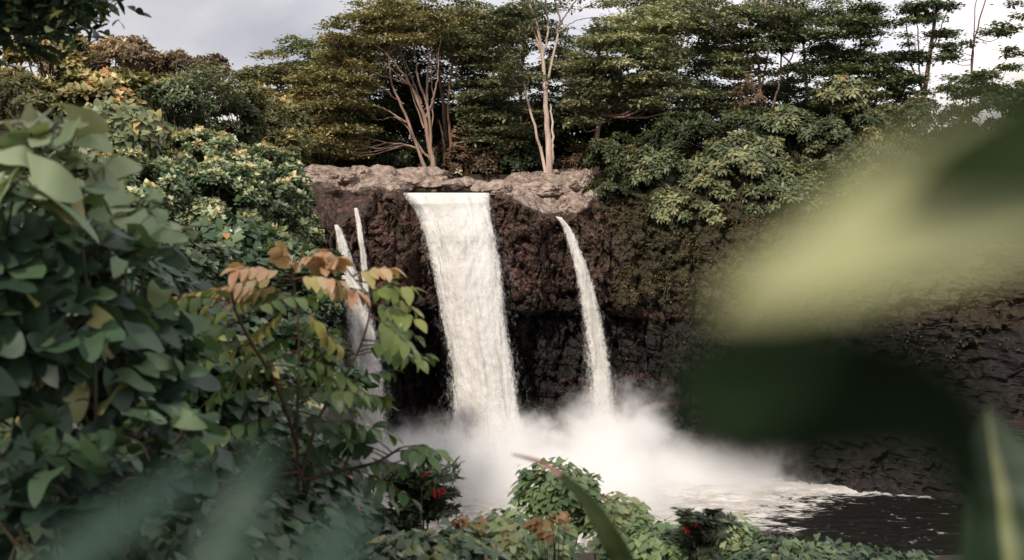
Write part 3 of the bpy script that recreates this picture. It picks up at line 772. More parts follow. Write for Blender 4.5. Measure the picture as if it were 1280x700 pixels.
def tier_tree(label, Y, limbs, crowns, mat='albizia_green', bark='bark_warm', name='albizia_tree', leaf=.46, padr=1.7, per=230, cat='tree', group='layered trees along the top of the falls', zq=1.25, deep=1.0, bright=(.25, .75), clear=None):
    base = at(limbs[0][0][0], limbs[0][0][1], Y)
    gz = float(ground_h(np.array([base[0]]), np.array([Y]))[0])
    root = thing(name, (base[0], Y, min(gz, base[2])), label, cat, group)
    T = Tubes(); nodes = []
    s = m_per_px(Y)
    for li, lb in enumerate(limbs):
        dy = rng.normal(0, 1.3)
        pts = []
        for k, (px, py, r) in enumerate(lb):
            f = k / max(1, len(lb) - 1)
            p = at(px, py, Y + (dy * f if li else 0)); pts.append([*p, r])
        if li == 0 and pts[0][2] > gz - .3: pts.insert(0, [pts[0][0], Y, gz - .4, pts[0][3] * 1.35])
        pa = smooth_path(np.array(pts), 18, .04)
        T.add(pa[:, :3], np.maximum(.02, pa[:, 3] * .82), 8); nodes.append(pa)
    nodes = np.concatenate(nodes)
    L = Leaves()
    for (cx, cy, rx, ry, n) in crowns:
        c = at(cx, cy, Y); rxm, rzm = rx * s, ry * s; rym = rxm * deep
        u = rand_dir(n) * (rng.uniform(.25, 1, n) ** .5)[:, None]
        pc = c + u * [rxm, rym, rzm]
        pc[:, 2] = np.round(pc[:, 2] / zq) * zq + rng.normal(0, .27, n) 
        if clear is not None:      # nothing hangs in front of the bare limbs
            qx = 640 + F * pc[:, 0] / pc[:, 1]; qy = 222 - F * pc[:, 2] / pc[:, 1]
            pc = pc[~((qx > clear[0]) & (qx < clear[2]) & (qy > clear[1]) & (qy < clear[3]) & (pc[:, 1] < Y + 2.5))]
        for p in pc:
            # twig from the nearest limb node that lies lower
            dd = np.linalg.norm(nodes[:, :3] - p, axis=1) + np.where(nodes[:, 2] > p[2] - .3, 4, 0)
            q = nodes[dd.argmin()]
            mid = (q[:3] + p) / 2 + [0, 0, -.12 * np.linalg.norm(p - q[:3])] + rng.normal(0, .15, 3)
            r0 = min(q[3] * .6, .045 + .014 * np.linalg.norm(p - q[:3]))
            pa = smooth_path(np.array([[*q[:3], r0], [*mid, r0 * .7], [*p, .02]]), 6)
            T.add(pa[:, :3], pa[:, 3], 5)
            hgt = np.clip((p[2] - (c[2] - rzm)) / (2 * rzm), 0, 1)
            b = rng.uniform(*bright)
            r = padr * rng.uniform(.6, 1.25)
            pad_leaves(L, p, r, int(per * (r / padr) ** 2), leaf, b)
    T.build('trunk', M[bark], root)
    L.build('crown', M[mat], root)
    return root

TG = 'layered trees along the top of the falls'
# backdrop rows first
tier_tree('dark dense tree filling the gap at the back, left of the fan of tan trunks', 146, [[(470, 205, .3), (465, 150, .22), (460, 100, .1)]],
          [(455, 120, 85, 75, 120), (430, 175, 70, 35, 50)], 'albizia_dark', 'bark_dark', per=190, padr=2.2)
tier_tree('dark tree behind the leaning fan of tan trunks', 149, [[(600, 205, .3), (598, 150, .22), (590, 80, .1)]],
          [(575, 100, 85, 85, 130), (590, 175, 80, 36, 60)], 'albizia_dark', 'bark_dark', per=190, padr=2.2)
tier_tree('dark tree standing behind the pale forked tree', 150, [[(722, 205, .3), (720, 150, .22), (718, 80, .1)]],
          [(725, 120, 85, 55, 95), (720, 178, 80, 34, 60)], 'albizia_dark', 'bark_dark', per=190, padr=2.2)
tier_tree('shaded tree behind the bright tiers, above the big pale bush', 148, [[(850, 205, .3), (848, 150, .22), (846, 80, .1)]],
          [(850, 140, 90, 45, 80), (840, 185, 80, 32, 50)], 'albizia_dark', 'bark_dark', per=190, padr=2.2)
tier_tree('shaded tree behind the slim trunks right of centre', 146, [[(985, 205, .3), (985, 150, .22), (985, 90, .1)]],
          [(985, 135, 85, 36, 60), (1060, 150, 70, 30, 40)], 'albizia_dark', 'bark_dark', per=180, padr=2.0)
tier_tree('tall tree whose top fills the frame above the fan of tan trunks', 140, [[(560, 215, .35), (556, 150, .28), (548, 80, .2), (540, 20, .12)], [(552, 110, .14), (575, 60, .09), (590, 20, .05)], [(552, 100, .14), (520, 50, .09), (500, 15, .05)]],
          [(530, 25, 90, 36, 80), (610, 45, 55, 40, 50)], 'albizia_olive', 'bark_warm', per=170)
tier_tree('tall tree reaching out of the frame behind the bright flat tiers', 146, [[(820, 205, .3), (825, 100, .24), (830, 20, .14)], [(824, 110, .15), (860, 40, .08)], [(824, 100, .15), (790, 30, .08)]],
          [(830, 10, 90, 40, 50), (880, 70, 60, 30, 14)], 'albizia_green', 'bark_warm', per=220)
tier_tree('tall feathery tree behind the slim pink trunks', 147, [[(1010, 205, .3), (1008, 100, .22), (1000, 20, .14)], [(1008, 90, .15), (1050, 30, .08)], [(1008, 100, .15), (960, 50, .08)]],
          [(1000, 8, 80, 32, 32), (960, 95, 60, 24, 14), (1060, 60, 50, 30, 8)], 'albizia_green', 'bark_white', per=220)
tier_tree('feathery tree behind the pale forked trunk, reaching the top of the frame', 144, [[(650, 205, .3), (652, 100, .22), (660, 20, .14)], [(652, 90, .15), (630, 30, .08)], [(652, 100, .15), (700, 60, .08)]],
          [(640, 22, 60, 34, 24), (700, 70, 44, 40, 16), (650, 150, 50, 30, 26)], 'albizia_green', 'bark_warm', per=220)
tier_tree('rounded olive tree at the left end of the far tree line', 134, [[(352, 200, .3), (350, 150, .22), (346, 100, .1)], [(350, 155, .14), (332, 115, .06)]],
          [(350, 112, 34, 46, 46), (345, 155, 36, 30, 26)], 'albizia_olive', 'bark_warm', padr=1.3)
tier_tree('low spreading tree with flat tiers at the gap of sky', 141, [[(400, 205, .3), (398, 150, .2), (402, 90, .12)], [(400, 120, .1), (380, 60, .05)]],
          [(395, 62, 34, 26, 20), (408, 100, 34, 34, 30)], 'albizia_green', 'bark_warm', padr=1.4)
tier_tree('wide olive tree with a fan of leaning tan trunks', 130,
          [[(542, 219, .36), (536, 178, .30), (529, 143, .24), (511, 103, .18), (493, 79, .14), (465, 48, .08)],
           [(533, 214, .24), (518, 175, .2), (502, 132, .16), (490, 105, .12), (485, 66, .07)],
           [(538, 182, .2), (535, 136, .17), (524, 103, .13), (519, 70, .09), (512, 30, .05)],
           [(536, 143, .17), (533, 107, .14), (536, 71, .1), (529, 44, .06)],
           [(540, 200, .15), (518, 184, .12), (483, 178, .09), (454, 171, .05)],
           [(508, 153, .12), (476, 134, .09), (447, 130, .05)],
           [(518, 107, .12), (483, 96, .09), (447, 84, .05)],
           [(527, 130, .14), (512, 90, .1), (500, 60, .07), (497, 30, .04)],
           [(531, 150, .14), (545, 110, .1), (549, 60, .06)],
           [(511, 105, .12), (475, 76, .08), (440, 66, .04)], [(505, 130, .1), (470, 108, .07), (430, 98, .04)], [(533, 195, .12), (500, 150, .08), (472, 150, .04)], [(530, 160, .12), (516, 120, .08), (506, 84, .05), (500, 60, .03)], [(538, 170, .12), (541, 130, .09), (539, 90, .06), (541, 60, .03)]],
          [(428, 118, 60, 60, 62), (470, 45, 70, 28, 55), (408, 172, 46, 26, 24), (500, 20, 60, 22, 30), (392, 140, 24, 40, 22), (460, 178, 30, 18, 10)], 'albizia_olive', 'bark_warm', padr=1.35, bright=(.3, .95), clear=(462, 62, 556, 222))
tier_tree('slim reddish trunked tree right of the fan of tan trunks', 133,
          [[(562, 219, .28), (563, 180, .22), (560, 130, .15), (566, 80, .1)], [(554, 220, .2), (555, 185, .17), (549, 150, .1)], [(563, 170, .12), (590, 130, .07), (610, 110, .04)]],
          [(604, 92, 46, 34, 36), (615, 135, 40, 30, 26), (622, 168, 40, 20, 18), (570, 60, 30, 24, 14)], 'albizia_green', 'bark_red', padr=1.4, clear=(545, 60, 580, 225))
tier_tree('pale barked forked tree standing on the slab above the right waterfall', 127,
          [[(687, 222, .42), (684, 160, .33), (682, 118, .28), (677, 64, .2), (668, 21, .15), (656, -12, .1)],
           [(682, 216, .22), (672, 171, .17), (661, 132, .14), (651, 93, .11), (633, 61, .08), (608, 42, .04)],
           [(678, 71, .15), (685, 36, .12), (680, -8, .07)], [(676, 60, .14), (664, 28, .1), (662, -10, .07)],
           [(683, 110, .16), (697, 43, .13), (699, 21, .11), (690, -10, .08)], [(697, 34, .11), (711, 14, .09), (724, -8, .06)],
           [(677, 62, .12), (647, 36, .08), (628, 28, .04)], [(690, 205, .2), (691, 170, .15), (688, 130, .1)],
           [(698, 40, .1), (720, 26, .06), (742, 22, .03)], [(668, 24, .09), (640, 2, .05)]],
          [(628, 40, 38, 20, 12), (640, 92, 34, 30, 12), (652, 8, 40, 12, 6), (700, -20, 60, 12, 10)], 'albizia_green', 'bark_white', padr=1.4)
tier_tree('broad tree with bright flat tiers right of the pale forked tree', 131,
          [[(746, 212, .38), (748, 160, .3), (760, 110, .22), (785, 60, .14), (800, 15, .08)], [(750, 150, .18), (722, 110, .12), (706, 90, .06)], [(760, 112, .18), (820, 90, .12), (860, 80, .06)],
           [(756, 125, .14), (748, 70, .1), (742, 40, .05)]],
          [(770, 72, 84, 38, 84), (735, 118, 52, 32, 40), (815, 110, 66, 28, 44), (810, 28, 66, 26, 44), (745, 40, 34, 16, 10)], 'albizia_green', 'bark_warm', padr=1.5, bright=(.4, .95), clear=(640, -40, 712, 225))
tier_tree('tree with slim pink trunks above the big pale bush', 137,
          [[(952, 200, .24), (949, 91, .18), (938, 46, .13), (931, -6, .1)], [(951, 110, .14), (960, 60, .1), (956, -5, .07)], [(950, 100, .12), (925, 50, .09), (915, -5, .06)], [(960, 150, .15), (976, 89, .12), (974, -5, .08)], [(975, 95, .11), (992, 60, .08), (986, -5, .06)]],
          [(905, 28, 62, 24, 34), (900, 78, 52, 26, 28), (945, 55, 40, 26, 14), (980, 28, 42, 26, 20), (890, 122, 52, 18, 18)], 'albizia_green', 'bark_warm', padr=1.35)
tier_tree('dark tiered tree between the slim pink trunks and the red trunk', 135,
          [[(1070, 200, .28), (1072, 120, .2), (1075, 55, .14), (1077, -6, .1)], [(1073, 90, .12), (1045, 60, .07), (1020, 40, .04)], [(1074, 80, .12), (1100, 50, .06)]],
          [(1060, 88, 60, 26, 40), (1040, 36, 56, 28, 36), (1090, 22, 36, 26, 18), (1075, 122, 60, 16, 20)], 'albizia_dark', 'bark_warm', padr=1.45, bright=(.4, 1))
tier_tree('reddish trunk leaning against bright sky, with sparse tiers', 133,
          [[(1150, 190, .36), (1152, 140, .33), (1157, 105, .30), (1164, 55, .24), (1173, -8, .18)], [(1155, 115, .16), (1139, 80, .1), (1130, -8, .06)], [(1154, 140, .16), (1148, 60, .09), (1146, -8, .05)], [(1165, 60, .1), (1182, 20, .06), (1192, -5, .04)]],
          [(1140, 22, 26, 20, 9), (1130, 66, 22, 24, 9), (1128, 108, 32, 14, 10), (1184, 12, 22, 8, 4), (1188, 38, 26, 5, 4)], 'albizia_dark', 'bark_warm', padr=1.1, bright=(.4, 1))
tier_tree('twin thin trunks standing alone against the bright sky at upper right', 131,
          [[(1213, 190, .16), (1214, 87, .12), (1221, 41, .1), (1234, -8, .08)], [(1213, 120, .1), (1217, 60, .08), (1220, -8, .05)], [(1221, 40, .05), (1250, 32, .03)], [(1216, 70, .05), (1190, 62, .03)]],
          [(1245, 33, 22, 5, 4), (1196, 60, 22, 7, 5)], 'albizia_dark', 'bark_red', padr=.95, bright=(.4, 1))
tier_tree('low open tree with thin foliage at the right edge', 129,
          [[(1262, 200, .24), (1255, 150, .16), (1240, 110, .09)], [(1256, 150, .1), (1280, 110, .06), (1300, 76, .04)]],
          [(1215, 105, 50, 12, 16), (1262, 118, 44, 16, 18), (1272, 72, 18, 4, 3), (1278, 6, 16, 4, 2)], 'albizia_dark', 'bark_red', padr=1.0, bright=(.4, 1))

# ------------------------------------------------------------------ bushes
def lumpy_shell(n, r3, seed, low=-.55, inner=.55):
    u = rand_dir(int(n * 1.8)); u = u[u[:, 2] > low][:n]
    lump = 1 + .30 * fbm(u * 1.6 + seed * 3.1, 3)
    rr = rng.uniform(inner, 1, len(u)) ** .5 * lump
    return u, u * rr[:, None] * np.asarray(r3)

def bush(label, px, py, Y, rx, rz, n, leaf, mat, tmpl=MID_HEART, k=7, ry=None, opening=70, droopy=0., name='shrub', cat='shrub', group=None, stem='stem_green',
         bright=(.2, .8), inner=.5, upb=.6, jit=.15, nstem=9, clump=0, toplit=.3, ground=None, low=-.55, loose=False):
    """rx, rz in photo pixels at depth Y"""
    s = m_per_px(Y); c = at(px, py, Y); r3 = np.array([rx * s, (ry if ry else rx) * s if ry is None or ry > 0 else rx * s, rz * s])
    seed = rng.uniform(0, 50)
    gz = float(ground_h(np.array([c[0]]), np.array([c[1]]))[0]) if ground is None else ground
    gz = max(gz, c[2] - r3[2] - 6); gz = min(gz, c[2] - r3[2] * .4)
    root = thing(name, (c[0], c[1], gz), label, cat, group)
    L = Leaves()
    if clump:
        uc, pc = lumpy_shell(clump, r3, seed, low, .6)
        m = max(1, n // max(1, len(pc)))
        cr = (r3.prod() ** (1 / 3)) * 1.25 / math.sqrt(clump) * 1.5
        u = rand_dir(len(pc) * m); u[:, 2] = np.abs(u[:, 2]) * .9 - .15
        p = np.repeat(pc, m, 0) + u * (cr * rng.uniform(.65, 1.1, len(u)))[:, None]
        ax = nrm(.6 * u + .35 * np.repeat(uc, m, 0) + [0, 0, upb])
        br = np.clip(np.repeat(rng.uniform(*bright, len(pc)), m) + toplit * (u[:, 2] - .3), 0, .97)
    else:
        u, p = lumpy_shell(n, r3, seed, low, inner)
        ax = nrm(u + [0, 0, upb] + .3 * rng.normal(size=u.shape))
        lum = fbm(p * (1.2 / max(.5, r3.max() * .3)) + seed, 3)
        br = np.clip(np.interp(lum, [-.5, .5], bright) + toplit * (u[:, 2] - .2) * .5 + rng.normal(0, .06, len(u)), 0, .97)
    if loose:
        m = k; u2 = nrm(np.repeat(u, m, 0) + rng.normal(0, .55, (len(u) * m, 3)))
        pp = np.repeat(p, m, 0) + rng.normal(0, leaf * .45, (len(u) * m, 3)) + c
        d = u2 * [1, 1, .3] + [0, 0, -.35]; upv = nrm(u2 * .45 + [0, -.3, .9] + rng.normal(0, .3, u2.shape))
        rn = np.clip(np.repeat(br, m) + rng.normal(0, .12, len(pp)), 0, .97); rn[rng.uniform(size=len(rn)) < .008] = 1
        L.add(*scatter(tmpl, pp, d, upv, leaf * rng.uniform(.5, 1.15, len(pp)), rn, jit))
    p = p + c
    sel = rng.uniform(size=len(p)) < .007; br[sel] = 1.0
    if not loose: rosettes(L, p, ax, k, leaf, tmpl, opening, br, jit, droopy=droopy)
    T = Tubes()
    foot = np.array([c[0], c[1], gz - .15])
    for j in range(nstem):
        q = p[rng.integers(len(p))]
        f = foot + rng.normal(0, .12, 3) * [r3[0], r3[1], 0]
        r0 = .012 * r3.max() + .012 * leaf / .2
        mid = f * .45 + q * .55 + rng.normal(0, .08, 3) * r3; mid[2] = f[2] * .4 + q[2] * .6
        pa = smooth_path(np.array([[*f, r0 * 1.6], [*mid, r0], [*q, r0 * .3]]), 10)
        T.add(pa[:, :3], pa[:, 3], 6)
    L.build('foliage', M[mat], root); T.build('stem', M[stem], root)
    return root

# right bank, over the cliff edge
RB = 'bushes on the right bank above the cliff'
bush('tallest pale green mound of the right bank bush, crowned with big leaf clusters', 985, 178, 121, 46, 38, 1232, .55, 'bank_bush', MID_OVAL, 8, opening=85, droopy=.35, group=RB, clump=44, bright=(.3, .8))
bush('broad pale bush in the middle of the right bank', 925, 215, 118, 58, 44, 1760, .55, 'bank_bush', MID_OVAL, 8, opening=85, droopy=.35, group=RB, clump=57, bright=(.3, .85))
bush('pale bush bulging over the cliff at the lower right of the bank', 980, 255, 116, 58, 44, 1672, .5, 'bank_bush', MID_OVAL, 8, opening=85, droopy=.35, group=RB, clump=57, bright=(.25, .75))
bush('small round pale bush hanging lowest over the cliff', 836, 264, 115, 21, 26, 484, .5, 'bank_bush', MID_OVAL, 8, opening=85, droopy=.4, group=RB, clump=20, bright=(.45, .85))
bush('pale bush hanging over the mossy wall between the round bush and the broad bush', 885, 258, 116.5, 34, 36, 836, .5, 'bank_bush', MID_OVAL, 8, opening=85, droopy=.35, group=RB, clump=30, bright=(.3, .8))
bush('rounded bush at the cliff top left of the small round hanging bush', 812, 215, 118, 28, 26, 660, .5, 'bank_bush', MID_OVAL, 8, opening=85, droopy=.35, group=RB, clump=25, bright=(.3, .75))
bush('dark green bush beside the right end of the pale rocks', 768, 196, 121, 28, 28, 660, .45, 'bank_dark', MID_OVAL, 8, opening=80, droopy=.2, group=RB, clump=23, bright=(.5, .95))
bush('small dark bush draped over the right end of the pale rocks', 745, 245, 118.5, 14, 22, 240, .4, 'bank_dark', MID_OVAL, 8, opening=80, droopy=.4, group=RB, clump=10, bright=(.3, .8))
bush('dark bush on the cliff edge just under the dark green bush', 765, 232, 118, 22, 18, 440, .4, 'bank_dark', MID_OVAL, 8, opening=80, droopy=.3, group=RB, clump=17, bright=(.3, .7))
bush('dark shrub thicket in shade behind the broad pale bush', 860, 178, 127, 60, 30, 924, .5, 'bank_dark', MID_OVAL, 7, opening=80, group=RB, clump=34, bright=(.1, .6))
bush('reddish brown vine covered bush between tiered trees and pale bush', 937, 135, 131, 18, 34, 160, .38, 'hill_dry', MID_OVAL, 7, opening=80, group=RB, clump=23, bright=(0, .5), name='vine_bush')
bush('light green leaf clusters above the tallest pale mound', 1052, 120, 124, 28, 18, 352, .6, 'bank_bush', MID_OVAL, 9, opening=90, droopy=.6, group=RB, clump=17, bright=(.5, .9))
bush('tangled brownish bush right of the tallest pale mound', 1085, 160, 122, 38, 36, 704, .45, 'bank_dark', MID_OVAL, 7, opening=80, group=RB, clump=27, bright=(.3, .9))
bush('warm yellow green bush beside the tangled brownish bush', 1090, 182, 119, 26, 14, 308, .45, 'hill_warm', MID_OVAL, 7, opening=80, group=RB, clump=13, bright=(.2, .6))
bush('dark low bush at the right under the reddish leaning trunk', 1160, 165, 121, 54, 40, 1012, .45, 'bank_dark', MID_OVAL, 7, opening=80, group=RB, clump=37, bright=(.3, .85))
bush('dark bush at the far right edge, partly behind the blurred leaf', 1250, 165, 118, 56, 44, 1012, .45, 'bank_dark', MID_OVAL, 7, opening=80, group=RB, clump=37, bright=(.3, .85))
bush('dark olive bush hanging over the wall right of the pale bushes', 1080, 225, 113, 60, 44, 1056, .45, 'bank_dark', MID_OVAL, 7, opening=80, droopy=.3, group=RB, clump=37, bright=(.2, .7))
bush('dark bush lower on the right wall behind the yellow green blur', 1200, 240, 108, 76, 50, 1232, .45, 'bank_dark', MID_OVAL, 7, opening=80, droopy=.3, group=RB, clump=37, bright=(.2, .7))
bush('bush with drooping leaves on the slope between the dark green bush and broad bush', 840, 225, 120, 40, 30, 700, .45, 'bank_bush', MID_OVAL, 8, opening=85, droopy=.35, group=RB, clump=30, bright=(.1, .6))
bush('olive bush on the slope right of the tallest pale mound', 1045, 200, 119, 44, 44, 800, .45, 'bank_bush', MID_OVAL, 8, opening=85, droopy=.3, group=RB, clump=34, bright=(.1, .6))
bush('dim thicket between the tallest pale mound and the tiered trees', 930, 175, 124, 60, 34, 800, .45, 'bank_dark', MID_OVAL, 7, opening=80, group=RB, clump=30, bright=(.2, .9))
bush('wide olive thicket behind the warm yellow green bush', 1130, 200, 122, 70, 40, 900, .45, 'bank_dark', MID_OVAL, 7, opening=80, group=RB, clump=34, bright=(.4, 1))
# undergrowth behind the ledge
UG = 'undergrowth in the shade of the trees'
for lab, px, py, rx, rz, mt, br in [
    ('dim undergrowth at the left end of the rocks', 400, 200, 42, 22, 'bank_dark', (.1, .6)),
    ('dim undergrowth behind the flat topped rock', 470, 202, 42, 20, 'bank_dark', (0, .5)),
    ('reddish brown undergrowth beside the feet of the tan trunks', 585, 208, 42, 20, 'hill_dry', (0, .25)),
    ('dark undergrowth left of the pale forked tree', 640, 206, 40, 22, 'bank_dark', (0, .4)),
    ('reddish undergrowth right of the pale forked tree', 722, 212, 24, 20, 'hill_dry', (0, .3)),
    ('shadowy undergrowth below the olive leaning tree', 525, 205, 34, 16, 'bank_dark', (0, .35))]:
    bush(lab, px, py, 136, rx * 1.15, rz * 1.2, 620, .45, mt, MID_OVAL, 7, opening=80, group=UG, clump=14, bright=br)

for lab, px in [('dark thicket closing the view behind the trees, left end', 400), ('dark thicket behind the fan of tan trunks', 500), ('dark thicket between the tan trunks and pale forked tree', 605), ('dark thicket behind the foot of the pale forked tree', 700), ('dark thicket behind the bright tiered tree', 800)]:
    bush(lab, px, 178, 158, 62, 44, 900, .7, 'bank_dark', MID_OVAL, 7, opening=80, group='thickets behind the far trees', clump=36, bright=(0, .5))
# left hillside
LH = 'shrubs on the left hillside'
def lh(label, px, py, Y, rx, rz, n, leaf, mat, tmpl, k, **kw):
    kw.setdefault('group', LH); return bush(label, px, py, Y, rx, rz, n, leaf, mat, tmpl, k, **kw)
lh('dry reddish vine tangle crowning the ridge at the left', 70, 95, 76, 66, 34, 900, .30, 'hill_dry', MID_OVAL, 7, clump=30, bright=(.1, .8), name='vine_tangle')
lh('dry reddish vine tangle along the middle of the ridge', 165, 86, 75, 60, 28, 840, .30, 'hill_dry', MID_OVAL, 7, clump=28, bright=(.1, .9), name='vine_tangle')
lh('reddish tangle at the sloping end of the ridge, against the sky', 235, 100, 73, 52, 26, 690, .28, 'hill_dry', MID_OVAL, 7, clump=24, bright=(0, .6), name='vine_tangle')
lh('warm leafy bush with pale curled leaves at the top left', 60, 70, 66, 40, 22, 390, .38, 'hill_warm', MID_HEART, 7, clump=14, bright=(.5, .95), droopy=.3)
lh('warm olive bush below the ridge at far left', 30, 130, 58, 60, 30, 630, .26, 'hill_warm', MID_OVAL, 7, clump=22, bright=(.1, .7))
lh('bush with bleached pale leaves below the ridge', 130, 125, 58, 52, 32, 630, .34, 'hill_warm', MID_HEART, 7, clump=20, bright=(.2, .95))
lh('olive bush behind the bleached leaf bush', 195, 125, 62, 45, 34, 630, .26, 'hill_warm', MID_OVAL, 7, clump=22, bright=(0, .6))
lh('green bush left of the small bare stemmed tree', 222, 140, 57, 34, 36, 570, .22, 'hill_green', MID_OVAL, 7, clump=20, bright=(.1, .7))
lh('dark green bush behind the small bare stemmed tree', 285, 160, 62, 40, 40, 690, .24, 'bank_dark', MID_OVAL, 7, clump=24, bright=(.3, .9))
lh('brownish bush in the dip between the hillside and the far trees', 325, 160, 72, 30, 40, 360, .26, 'hill_warm', MID_OVAL, 7, clump=18, bright=(.05, .6))
lh('warm olive bush at the end of the ridge beside the sky gap', 300, 125, 66, 26, 30, 390, .24, 'hill_warm', MID_OVAL, 7, clump=14, bright=(0, .6))
lh('olive brown bush on the slope nearest the far trees', 345, 165, 80, 36, 44, 690, .32, 'hill_warm', MID_OVAL, 7, clump=24, bright=(.05, .7))
lh('orange tinged bush beside the left end of the pale rocks', 350, 195, 72, 28, 36, 450, .26, 'hill_warm', MID_OVAL, 7, clump=16, bright=(.2, .85))
lh('dense bush of big heart shaped leaves high on the slope', 145, 165, 40, 62, 36, 540, .34, 'hill_green', MID_HEART, 6, clump=0, bright=(.35, .95), opening=95, droopy=.5, upb=.2)
lh('brown twiggy bush beside the heart leaved bush', 205, 195, 46, 34, 36, 480, .18, 'hill_warm', SMALL_OVAL, 7, clump=20, bright=(0, .35), nstem=40)
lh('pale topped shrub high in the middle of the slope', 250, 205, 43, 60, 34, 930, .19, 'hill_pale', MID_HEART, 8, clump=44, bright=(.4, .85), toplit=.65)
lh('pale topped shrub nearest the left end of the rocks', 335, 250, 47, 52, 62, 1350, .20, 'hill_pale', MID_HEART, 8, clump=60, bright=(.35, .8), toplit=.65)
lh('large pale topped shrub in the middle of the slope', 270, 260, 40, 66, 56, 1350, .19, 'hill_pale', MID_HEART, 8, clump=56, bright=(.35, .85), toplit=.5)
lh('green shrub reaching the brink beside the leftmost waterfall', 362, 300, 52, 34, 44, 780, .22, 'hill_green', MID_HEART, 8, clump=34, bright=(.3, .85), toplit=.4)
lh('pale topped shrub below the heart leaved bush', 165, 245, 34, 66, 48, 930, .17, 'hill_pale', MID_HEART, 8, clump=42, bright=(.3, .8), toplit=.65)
lh('dark shrub of broad drooping leaves under the pale topped shrubs', 285, 325, 33, 72, 50, 630, .30, 'near_dark', MID_HEART, 7, clump=0, bright=(.3, .75), opening=95, droopy=.6, upb=.2)
lh('shaded shrub behind the orange tipped shrub', 345, 375, 30, 66, 60, 780, .24, 'near_dark', MID_HEART, 7, clump=30, bright=(.2, .7))
lh('shrub of pale rounded leaves left of the orange tipped shrub', 210, 350, 22, 78, 52, 780, .15, 'hill_pale', MID_HEART, 8, clump=36, bright=(.2, .7), toplit=.4)
lh('shrub hanging over the left rim, behind the orange tipped shrub', 385, 350, 50, 36, 52, 930, .22, 'hill_green', MID_HEART, 8, clump=36, bright=(.2, .8), toplit=.4)
lh('shrub clinging to the near gorge wall under the orange tipped shrub', 392, 600, 48, 26, 60, 420, .24, 'near_dark', MID_HEART, 8, clump=26, bright=(.2, .8))
lh('leafy shrub on the gorge wall behind the dark bottom leaves', 400, 700, 56, 26, 60, 420, .26, 'near_dark', MID_HEART, 8, clump=26, bright=(.2, .8))
lh('green shrub on the upper gorge wall, between orange tipped shrub and cascade', 408, 420, 62, 16, 44, 420, .26, 'hill_green', MID_HEART, 8, clump=26, bright=(.2, .7))
lh('dark shrub low on the gorge wall, left of the leftmost waterfall foot', 412, 530, 72, 18, 60, 520, .3, 'near_dark', MID_HEART, 8, clump=34, bright=(.2, .8))
lh('shaded shrub on the left rim beside the foot of the leftmost waterfall', 384, 480, 46, 32, 80, 1050, .24, 'near_dark', MID_HEART, 8, clump=40, bright=(.2, .8))
lh('leafy shrub in the hollow above the orange tipped shrub', 310, 320, 38, 60, 40, 930, .2, 'hill_green', MID_HEART, 8, clump=34, bright=(.2, .8), toplit=.4)
lh('green shrub low on the slope behind the big heart leaves', 60, 250, 26, 90, 60, 840, .2, 'hill_green', MID_HEART, 8, clump=36, bright=(.2, .7))

# small bare stemmed tree on the hill
tier_tree('small tree with bare pale stems on the hillside', 60,
          [[(253, 165, .10), (253, 140, .09), (252, 112, .05), (244, 96, .03)], [(253, 142, .06), (262, 110, .035), (270, 92, .02)], [(253, 135, .05), (246, 118, .04), (240, 108, .02)], [(255, 160, .05), (258, 130, .04), (258, 100, .02)]],
          [(256, 100, 26, 9, 14), (280, 114, 16, 8, 7), (236, 110, 14, 8, 5)], 'hill_green', 'bark_white', name='small_tree', leaf=.22, padr=.55, per=110, group=None, zq=.4, cat='tree')

# overhanging dark tree at top left: stands left of the lookout, unseen crown added to shade it
def project(p):
    d = p[1] * CP - p[2] * SP
    return 640 + F * p[0] / max(d, .01), 350 - F * (p[2] * CP + p[1] * SP) / max(d, .01)
root = thing('overhanging_tree', (-10.5, 7, -2.6), 'dark overhanging tree in the top left corner, shading the near shrubs', 'tree')
T, L = Tubes(), Leaves()
tr = smooth_path(np.array([[-10.5, 7, -2.9, .34], [-10.2, 7.2, 1, .28], [-9.4, 7, 4.5, .22], [-8, 7, 7, .15]]), 16); T.add(tr[:, :3], tr[:, 3], 10)
nodes = [tr]
for e in [(-6.2, 14, 3.0), (-7, 16, 4.5), (-3, 1, 7.5), (-2.2, 5, 7.8), (-4, -3, 7), (-8, 0, 6.5), (-5, 9, 6)]:
    b = tr[rng.integers(8, 14)]; e = np.array(e); mid = (b[:3] + e) / 2 + [0, 0, .7]
    pa = smooth_path(np.array([[*b[:3], .12], [*mid, .08], [*e, .03]]), 14, .04); T.add(pa[:, :3], pa[:, 3], 7); nodes.append(pa)
nodes = np.concatenate(nodes)
for k in range(300):
    if k < 45: p = np.array([rng.uniform(-9, -1.2), rng.uniform(-5, 6), rng.uniform(5.2, 8.5)])
    elif k < 200: p = np.array([rng.uniform(-11, -5), rng.uniform(8, 17), rng.uniform(1.8, 6)])
    else: p = at(rng.uniform(-60, 80), rng.uniform(-50, -2), rng.uniform(11, 16))
    qx, qy = project(p)
    if p[1] > 1 and -60 < qx and qy > -28:
        if not (p[1] > 10 and qx < 84 + rng.uniform(-10, 16) and qy < 8 - .1 * qx + rng.uniform(-4, 8)): continue
    q = nodes[np.linalg.norm(nodes[:, :3] - p, axis=1).argmin()]
    pa = smooth_path(np.array([[*q[:3], .03], [*((q[:3] + p) / 2 + [0, 0, -.1]), .02], [*p, .006]]), 6); T.add(pa[:, :3], pa[:, 3], 4)
    for _ in range(6):
        pc = p + rng.normal(0, .28, 3) * [1, 1, .5]; m = 26
        L.add(*scatter(MID_OVAL, pc + rng.normal(0, .16, (m, 3)), rng.normal(size=(m, 3)) * [1, 1, .4], rng.normal(size=(m, 3)) * .4 + [0, 0, 1], .15 * rng.uniform(.6, 1.2, m), np.clip(rng.normal(.4, .25, m), 0, .97)))
L.build('crown', M['near_dark'], root); T.build('trunk', M['bark_dark'], root)

